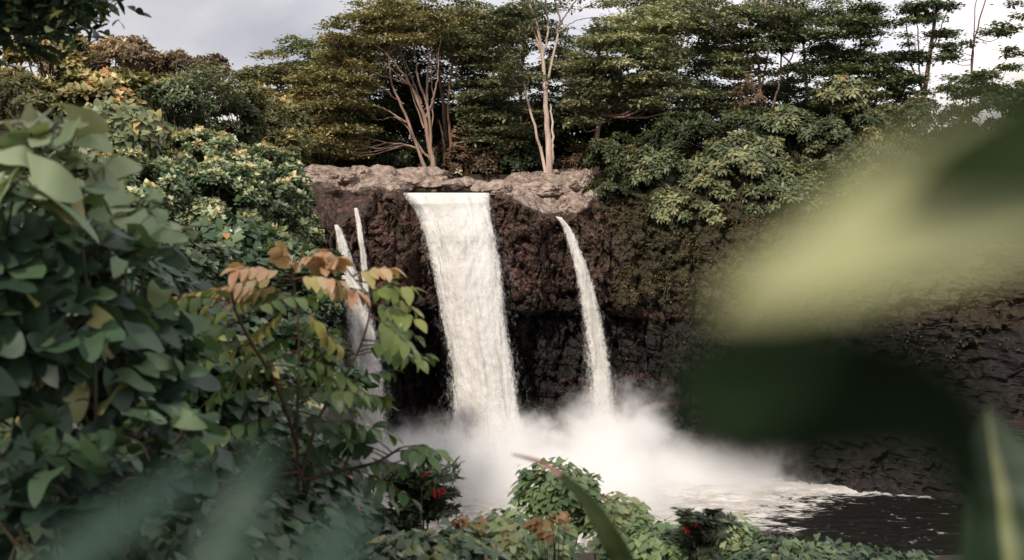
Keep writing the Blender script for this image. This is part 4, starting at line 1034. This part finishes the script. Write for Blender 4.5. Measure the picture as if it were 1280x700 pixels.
# ------------------------------------------------------------------ near left: big heart leaved bush
def leafy_plant(label, name, cat, spots, leaf, mat, tmpl, stems, base, bright=(.3, .8), stemmat='stem_green', group=None, jit=.3, facing=.55):
    """spots: (px,py,Y,rx,ry,n) clouds of single leaves on petioles"""
    root = thing(name, base, label, cat, group)
    L = Leaves(); T = Tubes(); allp = []
    for (px, py, Y, rx, ry, n, sz, b0, b1) in spots:
        n = int(n * 2.0); sz = sz * .76
        s = m_per_px(Y); c = at(px, py, Y)
        u = rand_dir(n) * (rng.uniform(0, 1, n) ** .4)[:, None]
        p = c + u * [rx * s, rx * s * 1.0, ry * s]
        d = nrm(u * [1, 1, .1] + rng.normal(size=(n, 3)) * [.8, .7, .22] + [.1, -.3 * facing, -.22])
        up = nrm(np.array([-.1, -facing, 1.0]) + rng.normal(size=(n, 3)) * .55)
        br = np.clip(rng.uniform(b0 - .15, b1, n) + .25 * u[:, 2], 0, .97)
        yl = rng.uniform(size=n) < .012; br[yl] = 1.0
        szs = sz * rng.uniform(.55, 1.15, n)
        L.add(*scatter(tmpl, p, d, up, szs, br, jit))
        # petioles
        for q, dd, z in list(zip(p, d, szs)):
            e = q - dd * z * .1; f = q + (c - q) * .25 - np.array([0, 0, .5 * z]) - dd * z * .5
            T.add(np.array([f, (e + f) / 2 + [0, 0, .08 * z], e + dd * z * .1]), np.array([.006, .005, .004]) * (leaf / .2), 4)
        allp.append(c)
    base = np.array(base, float)
    for c in allp:
        mid = (base + c) / 2 + rng.normal(0, .15, 3)
        pa = smooth_path(np.array([[*(base + rng.normal(0, .12, 3) * [3, 1, 0]), .014], [*mid, .010], [*c, .006]]), 12)
        T.add(pa[:, :3], pa[:, 3], 6)
    L.build('foliage', M[mat], root); T.build('stem', M[stemmat], root)
    return root

leafy_plant('large bush with broad grey green heart shaped leaves at left', 'large_leaf_bush', 'bush',  # top leaves pale, lower dark: light and shade put into leaf colour
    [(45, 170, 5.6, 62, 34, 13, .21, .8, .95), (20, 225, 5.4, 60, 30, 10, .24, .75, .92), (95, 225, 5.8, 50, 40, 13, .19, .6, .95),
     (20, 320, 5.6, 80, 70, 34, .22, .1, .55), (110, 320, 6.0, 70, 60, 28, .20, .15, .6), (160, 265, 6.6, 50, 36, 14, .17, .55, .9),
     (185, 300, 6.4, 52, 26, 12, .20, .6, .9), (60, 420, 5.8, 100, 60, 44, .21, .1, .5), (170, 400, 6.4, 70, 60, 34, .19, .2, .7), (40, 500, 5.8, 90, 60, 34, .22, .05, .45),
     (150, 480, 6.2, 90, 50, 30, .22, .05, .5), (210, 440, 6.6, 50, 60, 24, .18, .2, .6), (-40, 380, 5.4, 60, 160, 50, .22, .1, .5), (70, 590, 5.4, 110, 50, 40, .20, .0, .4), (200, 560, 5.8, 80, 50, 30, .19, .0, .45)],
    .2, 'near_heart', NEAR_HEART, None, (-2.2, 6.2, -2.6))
bush('dark leafy shrub in the shade below the large heart leaves', 90, 560, 7.2, 130, 70, 300, .15, 'near_dark', MID_HEART, 7, name='shrub', group='shaded shrubs near the lookout', loose=True, bright=(.05, .6), droopy=.3, ground=-2.8)
bush('shrub flecked with orange dead leaves at the lower left edge', 25, 600, 6.4, 70, 80, 90, .13, 'near_dark', MID_HEART, 7, group='shaded shrubs near the lookout', loose=True, bright=(.3, .97), droopy=.3, ground=-2.6)
bush('dark backing shrub behind the large heart leaved bush', 80, 400, 9.5, 150, 130, 420, .19, 'near_dark', MID_HEART, 7, group='shaded shrubs near the lookout', loose=True, bright=(.05, .6), droopy=.3, ground=-3)
bush('dark green shrub between heart leaved bush and orange tipped shrub', 250, 480, 9.5, 90, 100, 480, .14, 'near_dark', MID_HEART, 7, group='shaded shrubs near the lookout', loose=True, bright=(.1, .97), ground=-3.2)
bush('low dark shrub beneath the orange tipped shrub', 320, 600, 9.5, 120, 90, 560, .13, 'near_dark', MID_HEART, 7, group='shaded shrubs near the lookout', loose=True, bright=(.1, .8), ground=-3.6)
bush('rounded leaf shrub with sunlit flecks behind the orange tipped shrub', 330, 470, 16, 110, 90, 700, .17, 'hill_pale', MID_HEART, 7, clump=40, group='shaded shrubs near the lookout', bright=(.0, .6), toplit=.5, ground=-5)

# ------------------------------------------------------------------ shrub with pinnate leaves and orange new growth
def pinnate(L, T, base, d, length, pairs, lf, b0, b1):
    """one compound leaf: a drooping rachis with opposite leaflets and one at the tip"""
    d = nrm(np.array(d, float)); t = np.linspace(0, 1, pairs + 2)
    P = base + d * length * t[:, None] + np.array([0, 0, -1]) * (length * .30 * t ** 2)[:, None]
    T.add(P, np.linspace(.006, .002, len(P)), 4)
    tang = nrm(np.gradient(P, axis=0))
    side = nrm(np.cross(tang, [0, 0, 1.0])); nr = np.cross(side, tang)
    pos, dirs, ups, sz, rn = [], [], [], [], []
    for k in range(2, len(t)):
        for sgn in (-1, 1):
            if k == len(t) - 1 and sgn == 1: dd = tang[k]
            else: dd = sgn * side[k] * .95 + tang[k] * .75 + np.array([0, 0, -.5])
            pos.append(P[k]); dirs.append(dd); ups.append(nr[k] + rng.normal(0, .15, 3)); sz.append(lf * rng.uniform(.8, 1.1) * (1 - .25 * abs(t[k] - .6)))
            rn.append(b0 + (b1 - b0) * t[k] + rng.normal(0, .04))
    L.add(*scatter(NEAR_OVAL, np.array(pos), np.array(dirs), np.array(ups), np.array(sz), np.clip(rn, 0, 1), .15))

root = thing('compound_leaf_shrub', (at(372, 700, 8.2)[0], 8.2, -3.0), 'tall shrub with compound leaves turning orange at the top', 'shrub')
LN, LO, T = Leaves(), Leaves(), Tubes()
Yc = 8.2
stems = [[(372, 760), (374, 640), (371, 540), (374, 440), (371, 385), (366, 345)],
         [(374, 600), (400, 520), (432, 470), (455, 420), (462, 375), (440, 345)],
         [(373, 560), (345, 480), (315, 430), (295, 390), (290, 365)],
         [(380, 600), (420, 590), (470, 578), (500, 560)],
         [(372, 640), (330, 590), (290, 560), (260, 540)]]
tips = []
for si, st in enumerate(stems):
    pts = np.array([[*at(px, py, Yc + (0 if si == 0 else .25 * math.sin(si * 2.1) * k)), .014 * (1 - .14 * k)] for k, (px, py) in enumerate(st)])
    pa = smooth_path(pts, 20); T.add(pa[:, :3], pa[:, 3], 8); tips.append(pa)
def frond(px, py, ang, Lpx, b0, b1, orange=False, dY=0., toward=0., pairs=5, lf=.128):
    a = R(ang); d = np.array([math.cos(a), -toward, math.sin(a)])
    pinnate(LO if orange else LN, T, at(px, py, Yc + dY), d, Lpx * m_per_px(Yc), pairs, lf, b0, b1)
# crown of orange leaves (angle: 0 right, 90 up, 180 left)
for a in [(368, 350, 168, 105, .80, .95), (366, 346, 150, 80, .9, 1.0), (370, 344, 60, 60, .9, 1.0), (366, 350, 20, 70, .82, 1.0), (372, 352, 5, 75, .8, .96), (366, 356, 178, 75, .82, .97), (350, 352, 140, 60, .86, 1.0), (400, 350, 60, 55, .88, 1.0), (415, 352, 100, 50, .85, .98), (400, 356, 10, 60, .82, .97), (330, 362, 160, 60, .84, .98), (440, 346, 30, 55, .85, 1.0), (440, 345, 120, 60, .88, 1.0), (368, 348, 100, 55, .92, 1.0), (290, 368, 165, 70, .72, .97)]:
    frond(*a, orange=True, dY=rng.uniform(-.2, .2), toward=rng.uniform(-.3, .6), lf=.125)
for a in [(292, 372, 190, 90, .62, .75), (290, 366, 20, 55, .66, .8), (371, 385, 200, 90, .6, .76), (371, 380, -35, 60, .68, .8), (372, 375, -150, 60, .66, .82), (445, 350, -10, 75, .6, .74), (455, 368, 25, 65, .5, .66), (462, 380, 8, 80, .45, .66), (462, 395, -15, 75, .4, .6), (452, 425, 5, 85, .3, .55),
          (448, 440, 20, 60, .3, .5), (374, 440, 190, 95, .3, .55), (373, 445, -10, 80, .4, .62), (315, 430, 185, 100, .4, .62), (300, 400, 200, 100, .5, .7), (296, 395, 170, 90, .5, .72), (330, 460, 200, 110, .25, .5), (372, 520, 170, 110, .2, .5), (372, 530, 10, 110, .2, .45),
          (374, 500, 30, 100, .25, .5), (420, 500, 20, 60, .2, .4), (372, 590, 175, 110, .15, .4), (480, 585, 28, 80, .2, .42), (500, 560, 22, 55, .22, .4), (300, 566, 175, 100, .15, .4), (265, 542, 160, 80, .2, .45), (400, 560, -20, 100, .15, .35), (350, 640, 190, 110, .1, .35), ]:
    frond(*a, dY=rng.uniform(-.35, .35), toward=rng.uniform(-.4, .8))
for i in range(52):
    pa = tips[rng.integers(len(tips))]; q = pa[rng.integers(len(pa) // 4, len(pa) - 2)]
    a = rng.uniform(-.4, math.pi + .4); d = np.array([math.cos(a), rng.uniform(-1, .8), math.sin(a) * .5 + .1])
    hgt = np.clip((q[2] + 2.2) / 1.6, 0, 1)
    pinnate(LN, T, q[:3], d, rng.uniform(.34, .52), 5, .118, .10 + .25 * hgt, .2 + .38 * hgt)
LN.build('foliage', M['compound'], root)
o = LO.build('young_foliage', M['compound'], root); o['label'] = 'orange new leaves at the top of the shrub'
T.build('stem', M['stem_red'], root)

# ------------------------------------------------------------------ bottom centre shrubs
FG = 'shrubs along the brink at the bottom of the view'
def flower(parent, p, r):
    """a cluster of small red petals"""
    V, Fc, rn = scatter(MID_OVAL, np.repeat(p[None], 16, 0) + rng.normal(0, r * .25, (16, 3)), rand_dir(16), rand_dir(16), r * 1.1, np.full(16, .5))
    return mesh_obj('flower', V, Fc, M['red'], parent, rnd=rn)
M['red'] = leaf_mat('red petals', [(0, (.5, .01, .02)), (1, (.75, .02, .04))], .3, .45, .1, 3)

def ferny(label, px, py, Y, fronds, foot, flowers, matn='fern', lf=.05):
    c = at(px, py, Y); gz = foot
    root = thing('red_flower_shrub', (c[0], Y, gz), label, 'shrub', FG)
    L = Leaves(); T = Tubes(); s = m_per_px(Y)
    for (x0, y0, x1, y1) in fronds:
        a = at(x0, y0, Y + rng.uniform(-.4, .4)); b = at(x1, y1, Y + rng.uniform(-.7, .7))
        P = smooth_path(np.array([a, (a + b) / 2 + [0, 0, .04], b]), 18)
        T.add(P, np.linspace(.008, .002, len(P)), 4)
        tg = nrm(np.gradient(P, axis=0)); sd = nrm(np.cross(tg, [0, -.6, 1.0])); nr = np.cross(sd, tg)
        for k in range(2, len(P)):
            for sg in (-1, 1):
                n = 2
                L.add(*scatter(SMALL_OVAL, P[k:k + 1].repeat(n, 0) + rng.normal(0, .012, (n, 3)), (sg * sd[k] + .6 * tg[k])[None] + rng.normal(0, .22, (n, 3)), nr[k][None] + rng.normal(0, .3, (n, 3)), lf * 1.8 * rng.uniform(.7, 1.2, n), np.clip(rng.normal(.45, .25, n), 0, 1)))
        if rng.uniform() < .15: T.add(smooth_path(np.array([[c[0], Y, gz], (a + [c[0], Y, gz]) / 2, a]), 8), np.linspace(.02, .008, 9 if False else len(smooth_path(np.array([[c[0], Y, gz], (a + [c[0], Y, gz]) / 2, a]), 8))), 5)
    L.build('foliage', M[matn], root); T.build('stem', M['stem_green'], root)
    for (fx, fy, fr) in flowers: flower(root, at(fx, fy, Y - .3), fr * s)
    return root
fr = []
for i in range(46):
    x0 = rng.uniform(478, 545); y0 = rng.uniform(605, 690); a = rng.uniform(-.2, math.pi * .95); l = rng.uniform(20, 42)
    fr.append((x0, y0, x0 + math.cos(a) * l, y0 - math.sin(a) * l * .8))
fr += [(x0_ + rng.uniform(-8, 8), 640 + rng.uniform(-10, 30), x0_ + rng.uniform(-26, 26), 590 + rng.uniform(-8, 20)) for x0_ in rng.uniform(490, 548, 9)]
fr += [(520, 615, 572, 580), (525, 625, 570, 592), (530, 640, 568, 610), (515, 605, 550, 580), (500, 605, 520, 578), (530, 650, 570, 636)]
ferny('feathery dark shrub dotted with red flowers, left of the white foam', 520, 640, 12.5, fr, -4.8, [(521, 589, 6), (530, 592, 5), (542, 615, 6), (552, 615, 5)])
fr = []
for i in range(40):
    x0 = rng.uniform(858, 900); y0 = rng.uniform(655, 700); a = rng.uniform(0, math.pi); l = rng.uniform(18, 34)
    fr.append((x0, y0, x0 + math.cos(a) * l, y0 - math.sin(a) * l * .9))
ferny('small shrub with red flowers at the bottom, right of the foam', 875, 670, 11.5, fr, -4.6, [(859, 661, 5), (869, 659, 4), (887, 679, 4.5), (893, 691, 4)], 'fern', .05)

bush('light green leafy shrub in front of the foam, behind the arching blade', 695, 612, 13.5, 48, 30, 210, .10, 'front_vine', MID_HEART, 6, group=FG, loose=True, bright=(.25, .8), ground=-4.6, opening=85, droopy=.3, low=-.9, nstem=14, stem='stem_red')
bush('trailing light shrub right of the arching blade', 765, 650, 13.5, 44, 26, 150, .10, 'front_vine', MID_HEART, 6, group=FG, loose=True, bright=(.3, .95), ground=-4.8, opening=85, nstem=14, stem='stem_red')
bush('pale leafy shrub at the bottom centre edge', 640, 680, 12.5, 70, 30, 260, .12, 'front_vine', MID_HEART, 6, group=FG, loose=True, bright=(.2, .95), ground=-4.6, opening=85)
bush('shrub of browning leaves at the bottom, beside the feathery dark shrub', 577, 662, 12, 22, 14, 14, .085, 'front_brown', MID_HEART, 6, group=FG, loose=True, bright=(.3, .9), ground=-4.6, opening=85)
bush('brown leaved sprig under the arching blade', 690, 655, 11.5, 26, 9, 12, .085, 'front_brown', MID_HEART, 6, group=FG, loose=True, bright=(.3, .9), ground=-4.4, opening=85)
bush('green shrub between the two red flowered shrubs at the bottom edge', 820, 690, 12.5, 70, 28, 280, .10, 'front_vine', MID_HEART, 6, group=FG, loose=True, bright=(.05, .75), ground=-4.8, opening=85)
bush('yellowish leafy shrub behind the small red flowered shrub', 905, 672, 15.5, 36, 24, 150, .10, 'front_vine', MID_HEART, 6, group=FG, loose=True, bright=(.4, .97), ground=-5.4, opening=85)
bush('dark shrub at the bottom edge of the pool', 985, 705, 14, 80, 26, 300, .10, 'near_dark', MID_HEART, 6, group=FG, loose=True, bright=(.2, .9), ground=-5.4, opening=85)
bush('dark shrub at the bottom right under the dark water', 1100, 715, 14, 90, 24, 300, .10, 'near_dark', MID_HEART, 6, group=FG, loose=True, bright=(.1, .7), ground=-5.4, opening=85)
bush('dark leafy shrub at the bottom, left of the feathery dark shrub', 420, 665, 11.5, 60, 44, 420, .12, 'near_dark', MID_HEART, 6, group=FG, loose=True, bright=(.1, .9), ground=-3.9, opening=85)
bush('green shrub at the bottom edge below the feathery dark shrub', 530, 702, 10.5, 80, 26, 320, .12, 'near_dark', MID_HEART, 6, group=FG, loose=True, bright=(.2, .95), ground=-3.9, opening=85)
bush('dark shrub filling the bottom left corner', 200, 690, 7, 220, 60, 420, .13, 'near_dark', MID_HEART, 6, group='shaded shrubs near the lookout', loose=True, bright=(.05, .6), ground=-3.0, opening=85)

# ------------------------------------------------------------------ close, out of focus leaves
def blade_mat(name, c, rib, transl=.3, rough=.4):
    m, nt, N, K = new_mat(name)
    uv = N.new('ShaderNodeUVMap'); uv.uv_map = 'UVMap'; sep = N.new('ShaderNodeSeparateXYZ'); K.new(uv.outputs[0], sep.inputs[0])
    def mth(op, a, b=None):
        x = N.new('ShaderNodeMath'); x.operation = op
        for i, v in ((0, a), (1, b)):
            if v is None: continue
            if isinstance(v, (int, float)): x.inputs[i].default_value = v
            else: K.new(v, x.inputs[i])
        return x.outputs[0]
    d = mth('ABSOLUTE', mth('SUBTRACT', sep.outputs[0], .5))
    r = ramp(N, [(0, rib), (.035, rib), (.055, c)]); K.new(d, r.inputs[0])
    vn = N.new('ShaderNodeTexWave'); vn.inputs['Scale'].default_value = 14; vn.inputs['Distortion'].default_value = .6; K.new(uv.outputs[0], vn.inputs['Vector'])
    no = N.new('ShaderNodeTexNoise'); no.inputs['Scale'].default_value = 5; no.inputs['Detail'].default_value = 5; K.new(uv.outputs[0], no.inputs['Vector'])
    sc_ = N.new('ShaderNodeMapRange'); K.new(no.outputs[0], sc_.inputs[0]); sc_.inputs[1].default_value = .3; sc_.inputs[2].default_value = .7; sc_.inputs[3].default_value = .75; sc_.inputs[4].default_value = 1.2
    mx = N.new('ShaderNodeVectorMath'); mx.operation = 'SCALE'; K.new(r.outputs[0], mx.inputs[0]); K.new(sc_.outputs[0], mx.inputs['Scale'])
    p = N.new('ShaderNodeBsdfPrincipled'); p.inputs['Roughness'].default_value = rough; p.inputs['Specular IOR Level'].default_value = .15 if rough > .6 else .5; K.new(mx.outputs[0], p.inputs['Base Color'])
    bu = N.new('ShaderNodeBump'); bu.inputs['Strength'].default_value = .15; bu.inputs['Distance'].default_value = .002; K.new(vn.outputs[0], bu.inputs['Height']); K.new(bu.outputs[0], p.inputs['Normal'])
    t = N.new('ShaderNodeBsdfTranslucent'); K.new(mx.outputs[0], t.inputs[0])
    ms = N.new('ShaderNodeMixShader'); ms.inputs[0].default_value = transl; K.new(p.outputs[0], ms.inputs[1]); K.new(t.outputs[0], ms.inputs[2])
    o = N.new('ShaderNodeOutputMaterial'); K.new(ms.outputs[0], o.inputs[0]); return m
M['blade_bright'] = blade_mat('sunlit yellow green leaf', (.43, .445, .22), (.55, .55, .3), .4)  # bright, mid and dark leaf: sun and shade put into base colour
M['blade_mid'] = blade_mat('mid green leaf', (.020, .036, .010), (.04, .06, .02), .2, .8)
M['blade_dark'] = blade_mat('shaded green leaf', (.010, .022, .008), (.012, .026, .010), .1, .9)
M['blade_teal'] = blade_mat('grey green leaf', (.022, .055, .036), (.06, .11, .075), .2)
M['blade_arch'] = blade_mat('green leaf with red tip', (.022, .036, .010), (.04, .035, .014), .2, .7)
M['blade_rib'] = blade_mat('green leaf with pale rib', (.022, .048, .022), (.34, .37, .17), .2, .55)
M['blade_red'] = blade_mat('red brown leaf tip', (.16, .06, .035), (.2, .08, .05), .2)

def blade(name, parent, pts, mat, fold=.25, tilt=(0, -1, .4), n=40, cross=7, thick=True):
    """leaf blade along pts = (px, py, Y, halfwidth_px)"""
    P = np.array([[*at(px, py, Y), w * m_per_px(Y)] for (px, py, Y, w) in pts])
    P = smooth_path(P, n); c = P[:, :3]; w = np.maximum(P[:, 3], .0005)
    tg = nrm(np.gradient(c, axis=0)); nr0 = nrm(np.array(tilt, float))
    sd = nrm(np.cross(tg, nr0)); nr = np.cross(sd, tg)
    V = []; UV = []
    for k in range(len(c)):
        for j, u in enumerate(np.linspace(-1, 1, cross)):
            V.append(c[k] + sd[k] * w[k] * u + nr[k] * w[k] * fold * abs(u) ** 1.3 + nr[k] * w[k] * .04 * math.sin(k * .9 + 2 * u))
            UV.append((.5 + .5 * u, k / len(c)))
    ix = np.arange(len(V)).reshape(len(c), cross)
    Fc = np.stack([ix[:-1, :-1], ix[:-1, 1:], ix[1:, 1:], ix[1:, :-1]], -1).reshape(-1, 4)
    o = mesh_obj(name, np.array(V), Fc, M[mat], parent, uv=np.array(UV))
    so = o.modifiers.new('thickness', 'SOLIDIFY'); so.thickness = .0006; so.offset = 0
    return o
def plant(name, base, label, cat='leaf'):
    r = thing(name, base, label, cat); return r
def stem_to(root, pts, rad):
    T = Tubes(); P = smooth_path(np.array(pts, float), 14); T.add(P, np.linspace(rad * 1.3, rad, len(P)), 7); T.build('stem', M['stem_green'], root)

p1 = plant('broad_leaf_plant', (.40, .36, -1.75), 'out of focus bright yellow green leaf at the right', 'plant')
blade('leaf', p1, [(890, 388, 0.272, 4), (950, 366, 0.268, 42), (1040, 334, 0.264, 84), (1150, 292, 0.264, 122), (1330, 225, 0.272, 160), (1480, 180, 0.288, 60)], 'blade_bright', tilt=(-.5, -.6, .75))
stem_to(p1, [(.40, .36, -1.75), (.33, .37, -.9), (.22, .37, -.2), tuple(at(1480, 180, 0.288))], .004)
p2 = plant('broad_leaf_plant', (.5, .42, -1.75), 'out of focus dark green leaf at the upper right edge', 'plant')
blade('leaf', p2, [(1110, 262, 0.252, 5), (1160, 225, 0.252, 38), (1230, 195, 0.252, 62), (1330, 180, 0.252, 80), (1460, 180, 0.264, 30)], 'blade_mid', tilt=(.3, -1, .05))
stem_to(p2, [(.5, .42, -1.75), (.38, .42, -.8), (.24, .41, -.1), tuple(at(1460, 180, 0.264))], .004)
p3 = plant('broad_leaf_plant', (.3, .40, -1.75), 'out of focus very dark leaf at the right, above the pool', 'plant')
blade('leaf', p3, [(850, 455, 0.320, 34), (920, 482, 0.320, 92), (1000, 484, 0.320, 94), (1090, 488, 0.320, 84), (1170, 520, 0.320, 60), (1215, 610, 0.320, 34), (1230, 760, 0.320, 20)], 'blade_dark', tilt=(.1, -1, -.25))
stem_to(p3, [(.3, .40, -1.75), (.28, .40, -.9), (.22, .39, -.3), tuple(at(1230, 760, 0.320))], .004)

p4 = plant('broad_leaf_plant', (-.18, .5, -1.75), 'cluster of out of focus grey green leaves at the bottom left', 'plant')
blade('leaf', p4, [(-60, 820, 0.368, 10), (30, 750, 0.376, 40), (120, 685, 0.384, 46), (200, 625, 0.400, 32), (250, 575, 0.416, 4)], 'blade_teal', tilt=(-.35, -.5, 1))
blade('leaf', p4, [(230, 820, 0.384, 12), (262, 740, 0.392, 40), (290, 670, 0.400, 44), (318, 605, 0.408, 28), (335, 555, 0.424, 4)], 'blade_teal', tilt=(-.4, -.6, .9))
blade('leaf', p4, [(340, 800, 0.384, 10), (390, 740, 0.400, 36), (425, 680, 0.416, 34), (450, 630, 0.432, 4)], 'blade_teal', tilt=(-.3, -.6, .9))
stem_to(p4, [(-.18, .5, -1.75), (-.15, .48, -.9), (-.14, .46, -.3), tuple(at(120, 800, 0.368))], .005)

p5 = plant('strap_leaf_plant', (.25, 3.3, -2.2), 'long arching green blade with a red tip, in front of the foam', 'plant')
o = blade('leaf', p5, [(820, 800, 3.2, 15), (785, 715, 3.3, 16), (762, 670, 3.3, 14), (735, 628, 3.35, 9), (700, 592, 3.4, 4.5)], 'blade_arch', tilt=(-.5, -1, .6))
blade('leaf_tip', p5, [(702, 594, 3.397, 4.7), (680, 580, 3.42, 3), (660, 573, 3.45, 2), (640, 568, 3.5, 1)], 'blade_red', tilt=(-.5, -1, .6))
stem_to(p5, [(.25, 3.3, -2.2), (.33, 3.25, -1.5), tuple(at(820, 800, 3.2))], .008)
p6 = plant('strap_leaf_plant', (.5, 1.0, -1.8), 'upright green leaf with a pale yellow rib at the lower right corner', 'plant')
blade('leaf', p6, [(1275, 800, .85, 86), (1266, 700, .86, 70), (1258, 620, .87, 58), (1250, 575, .88, 42), (1244, 540, .89, 20), (1240, 510, .9, 2)], 'blade_rib', tilt=(-.25, -1, .3), cross=41)
stem_to(p6, [(.5, 1.0, -1.8), (.4, .9, -.9), tuple(at(1275, 800, .85))], .005)

# ------------------------------------------------------------------ light
SUN_EL, SUN_AZ = 40.0, 200.0      # azimuth clockwise from +Y (the view direction): behind the camera, to its left
w = bpy.data.worlds.new('World'); sc.world = w; w.use_nodes = True
N, K = w.node_tree.nodes, w.node_tree.links; N.clear()
sky = N.new('ShaderNodeTexSky'); sky.sky_type = 'NISHITA'; sky.sun_disc = False
sky.sun_elevation = R(SUN_EL); sky.sun_rotation = R(SUN_AZ); sky.dust_density = 2.0
bg1 = N.new('ShaderNodeBackground'); bg1.inputs[1].default_value = .10; K.new(sky.outputs[0], bg1.inputs[0])
tc = N.new('ShaderNodeTexCoord'); mp = N.new('ShaderNodeMapping'); mp.inputs['Scale'].default_value = (1, 1, 2.4); K.new(tc.outputs['Generated'], mp.inputs[0])
no = N.new('ShaderNodeTexNoise'); no.inputs['Scale'].default_value = 3.2; no.inputs['Detail'].default_value = 7; no.inputs['Roughness'].default_value = .5; no.inputs['Distortion'].default_value = .3
K.new(mp.outputs[0], no.inputs['Vector'])
cr = ramp(N, [(.34, (.43, .44, .49)), (.46, (.59, .585, .62)), (.58, (.74, .70, .70)), (.70, (.90, .82, .77))]); K.new(no.outputs[0], cr.inputs[0])
bg2 = N.new('ShaderNodeBackground'); bg2.inputs[1].default_value = 1.0
# the cloud bank is brighter towards the right of the view
sx = N.new('ShaderNodeSeparateXYZ'); K.new(tc.outputs['Generated'], sx.inputs[0])
mr = N.new('ShaderNodeMapRange'); K.new(sx.outputs[0], mr.inputs[0]); mr.inputs[1].default_value = -.25; mr.inputs[2].default_value = .4; mr.inputs[3].default_value = .95; mr.inputs[4].default_value = 1.45
vm = N.new('ShaderNodeVectorMath'); vm.operation = 'SCALE'; K.new(cr.outputs[0], vm.inputs[0]); K.new(mr.outputs[0], vm.inputs['Scale']); K.new(vm.outputs[0], bg2.inputs[0])
cov = N.new('ShaderNodeTexNoise'); cov.inputs['Scale'].default_value = 2.0; cov.inputs['Detail'].default_value = 6; K.new(mp.outputs[0], cov.inputs['Vector'])
cm = N.new('ShaderNodeMapRange'); K.new(cov.outputs[0], cm.inputs[0]); cm.inputs[1].default_value = .25; cm.inputs[2].default_value = .45; cm.inputs[3].default_value = .45; cm.inputs[4].default_value = 1
mxs = N.new('ShaderNodeMixShader'); K.new(cm.outputs[0], mxs.inputs[0]); K.new(bg1.outputs[0], mxs.inputs[1]); K.new(bg2.outputs[0], mxs.inputs[2])
out = N.new('ShaderNodeOutputWorld'); K.new(mxs.outputs[0], out.inputs[0])

sl = bpy.data.lights.new('sun', 'SUN'); sl.energy = 3.2; sl.angle = R(3); sl.color = (1, .90, .78)
so = bpy.data.objects.new('sun', sl); COL.objects.link(so)
az, el = R(SUN_AZ), R(SUN_EL)
to_sun = Vector((math.sin(az) * math.cos(el), math.cos(az) * math.cos(el), math.sin(el)))
so.rotation_euler = (-to_sun).to_track_quat('-Z', 'Y').to_euler()
so.location = (0, 0, 60)

# ------------------------------------------------------------------ camera
cd = bpy.data.cameras.new('camera'); cam = bpy.data.objects.new('camera', cd); COL.objects.link(cam)
cd.lens = 45; cd.sensor_width = 36; cd.clip_start = .02; cd.clip_end = 6000
cam.location = (0, 0, 0); cam.rotation_euler = (math.pi / 2 - PITCH, 0, 0)
cd.dof.use_dof = True; cd.dof.focus_distance = 100; cd.dof.aperture_fstop = 2.8
sc.camera = cam
sc.render.resolution_x, sc.render.resolution_y = 1024, 560
sc.view_settings.view_transform = 'Standard'; sc.view_settings.look = 'None'; sc.view_settings.gamma = 1; sc.view_settings.exposure = 0.27
sc.view_settings.use_curve_mapping = False
cy = sc.cycles
cy.use_denoising = True
try: cy.denoiser = 'OPENIMAGEDENOISE'
except Exception: pass
cy.max_bounces = 8; cy.diffuse_bounces = 3; cy.glossy_bounces = 2; cy.transmission_bounces = 3; cy.volume_bounces = 12; cy.transparent_max_bounces = 12
cy.volume_step_rate = 2.0; cy.volume_max_steps = 128
cy.sample_clamp_indirect = 6
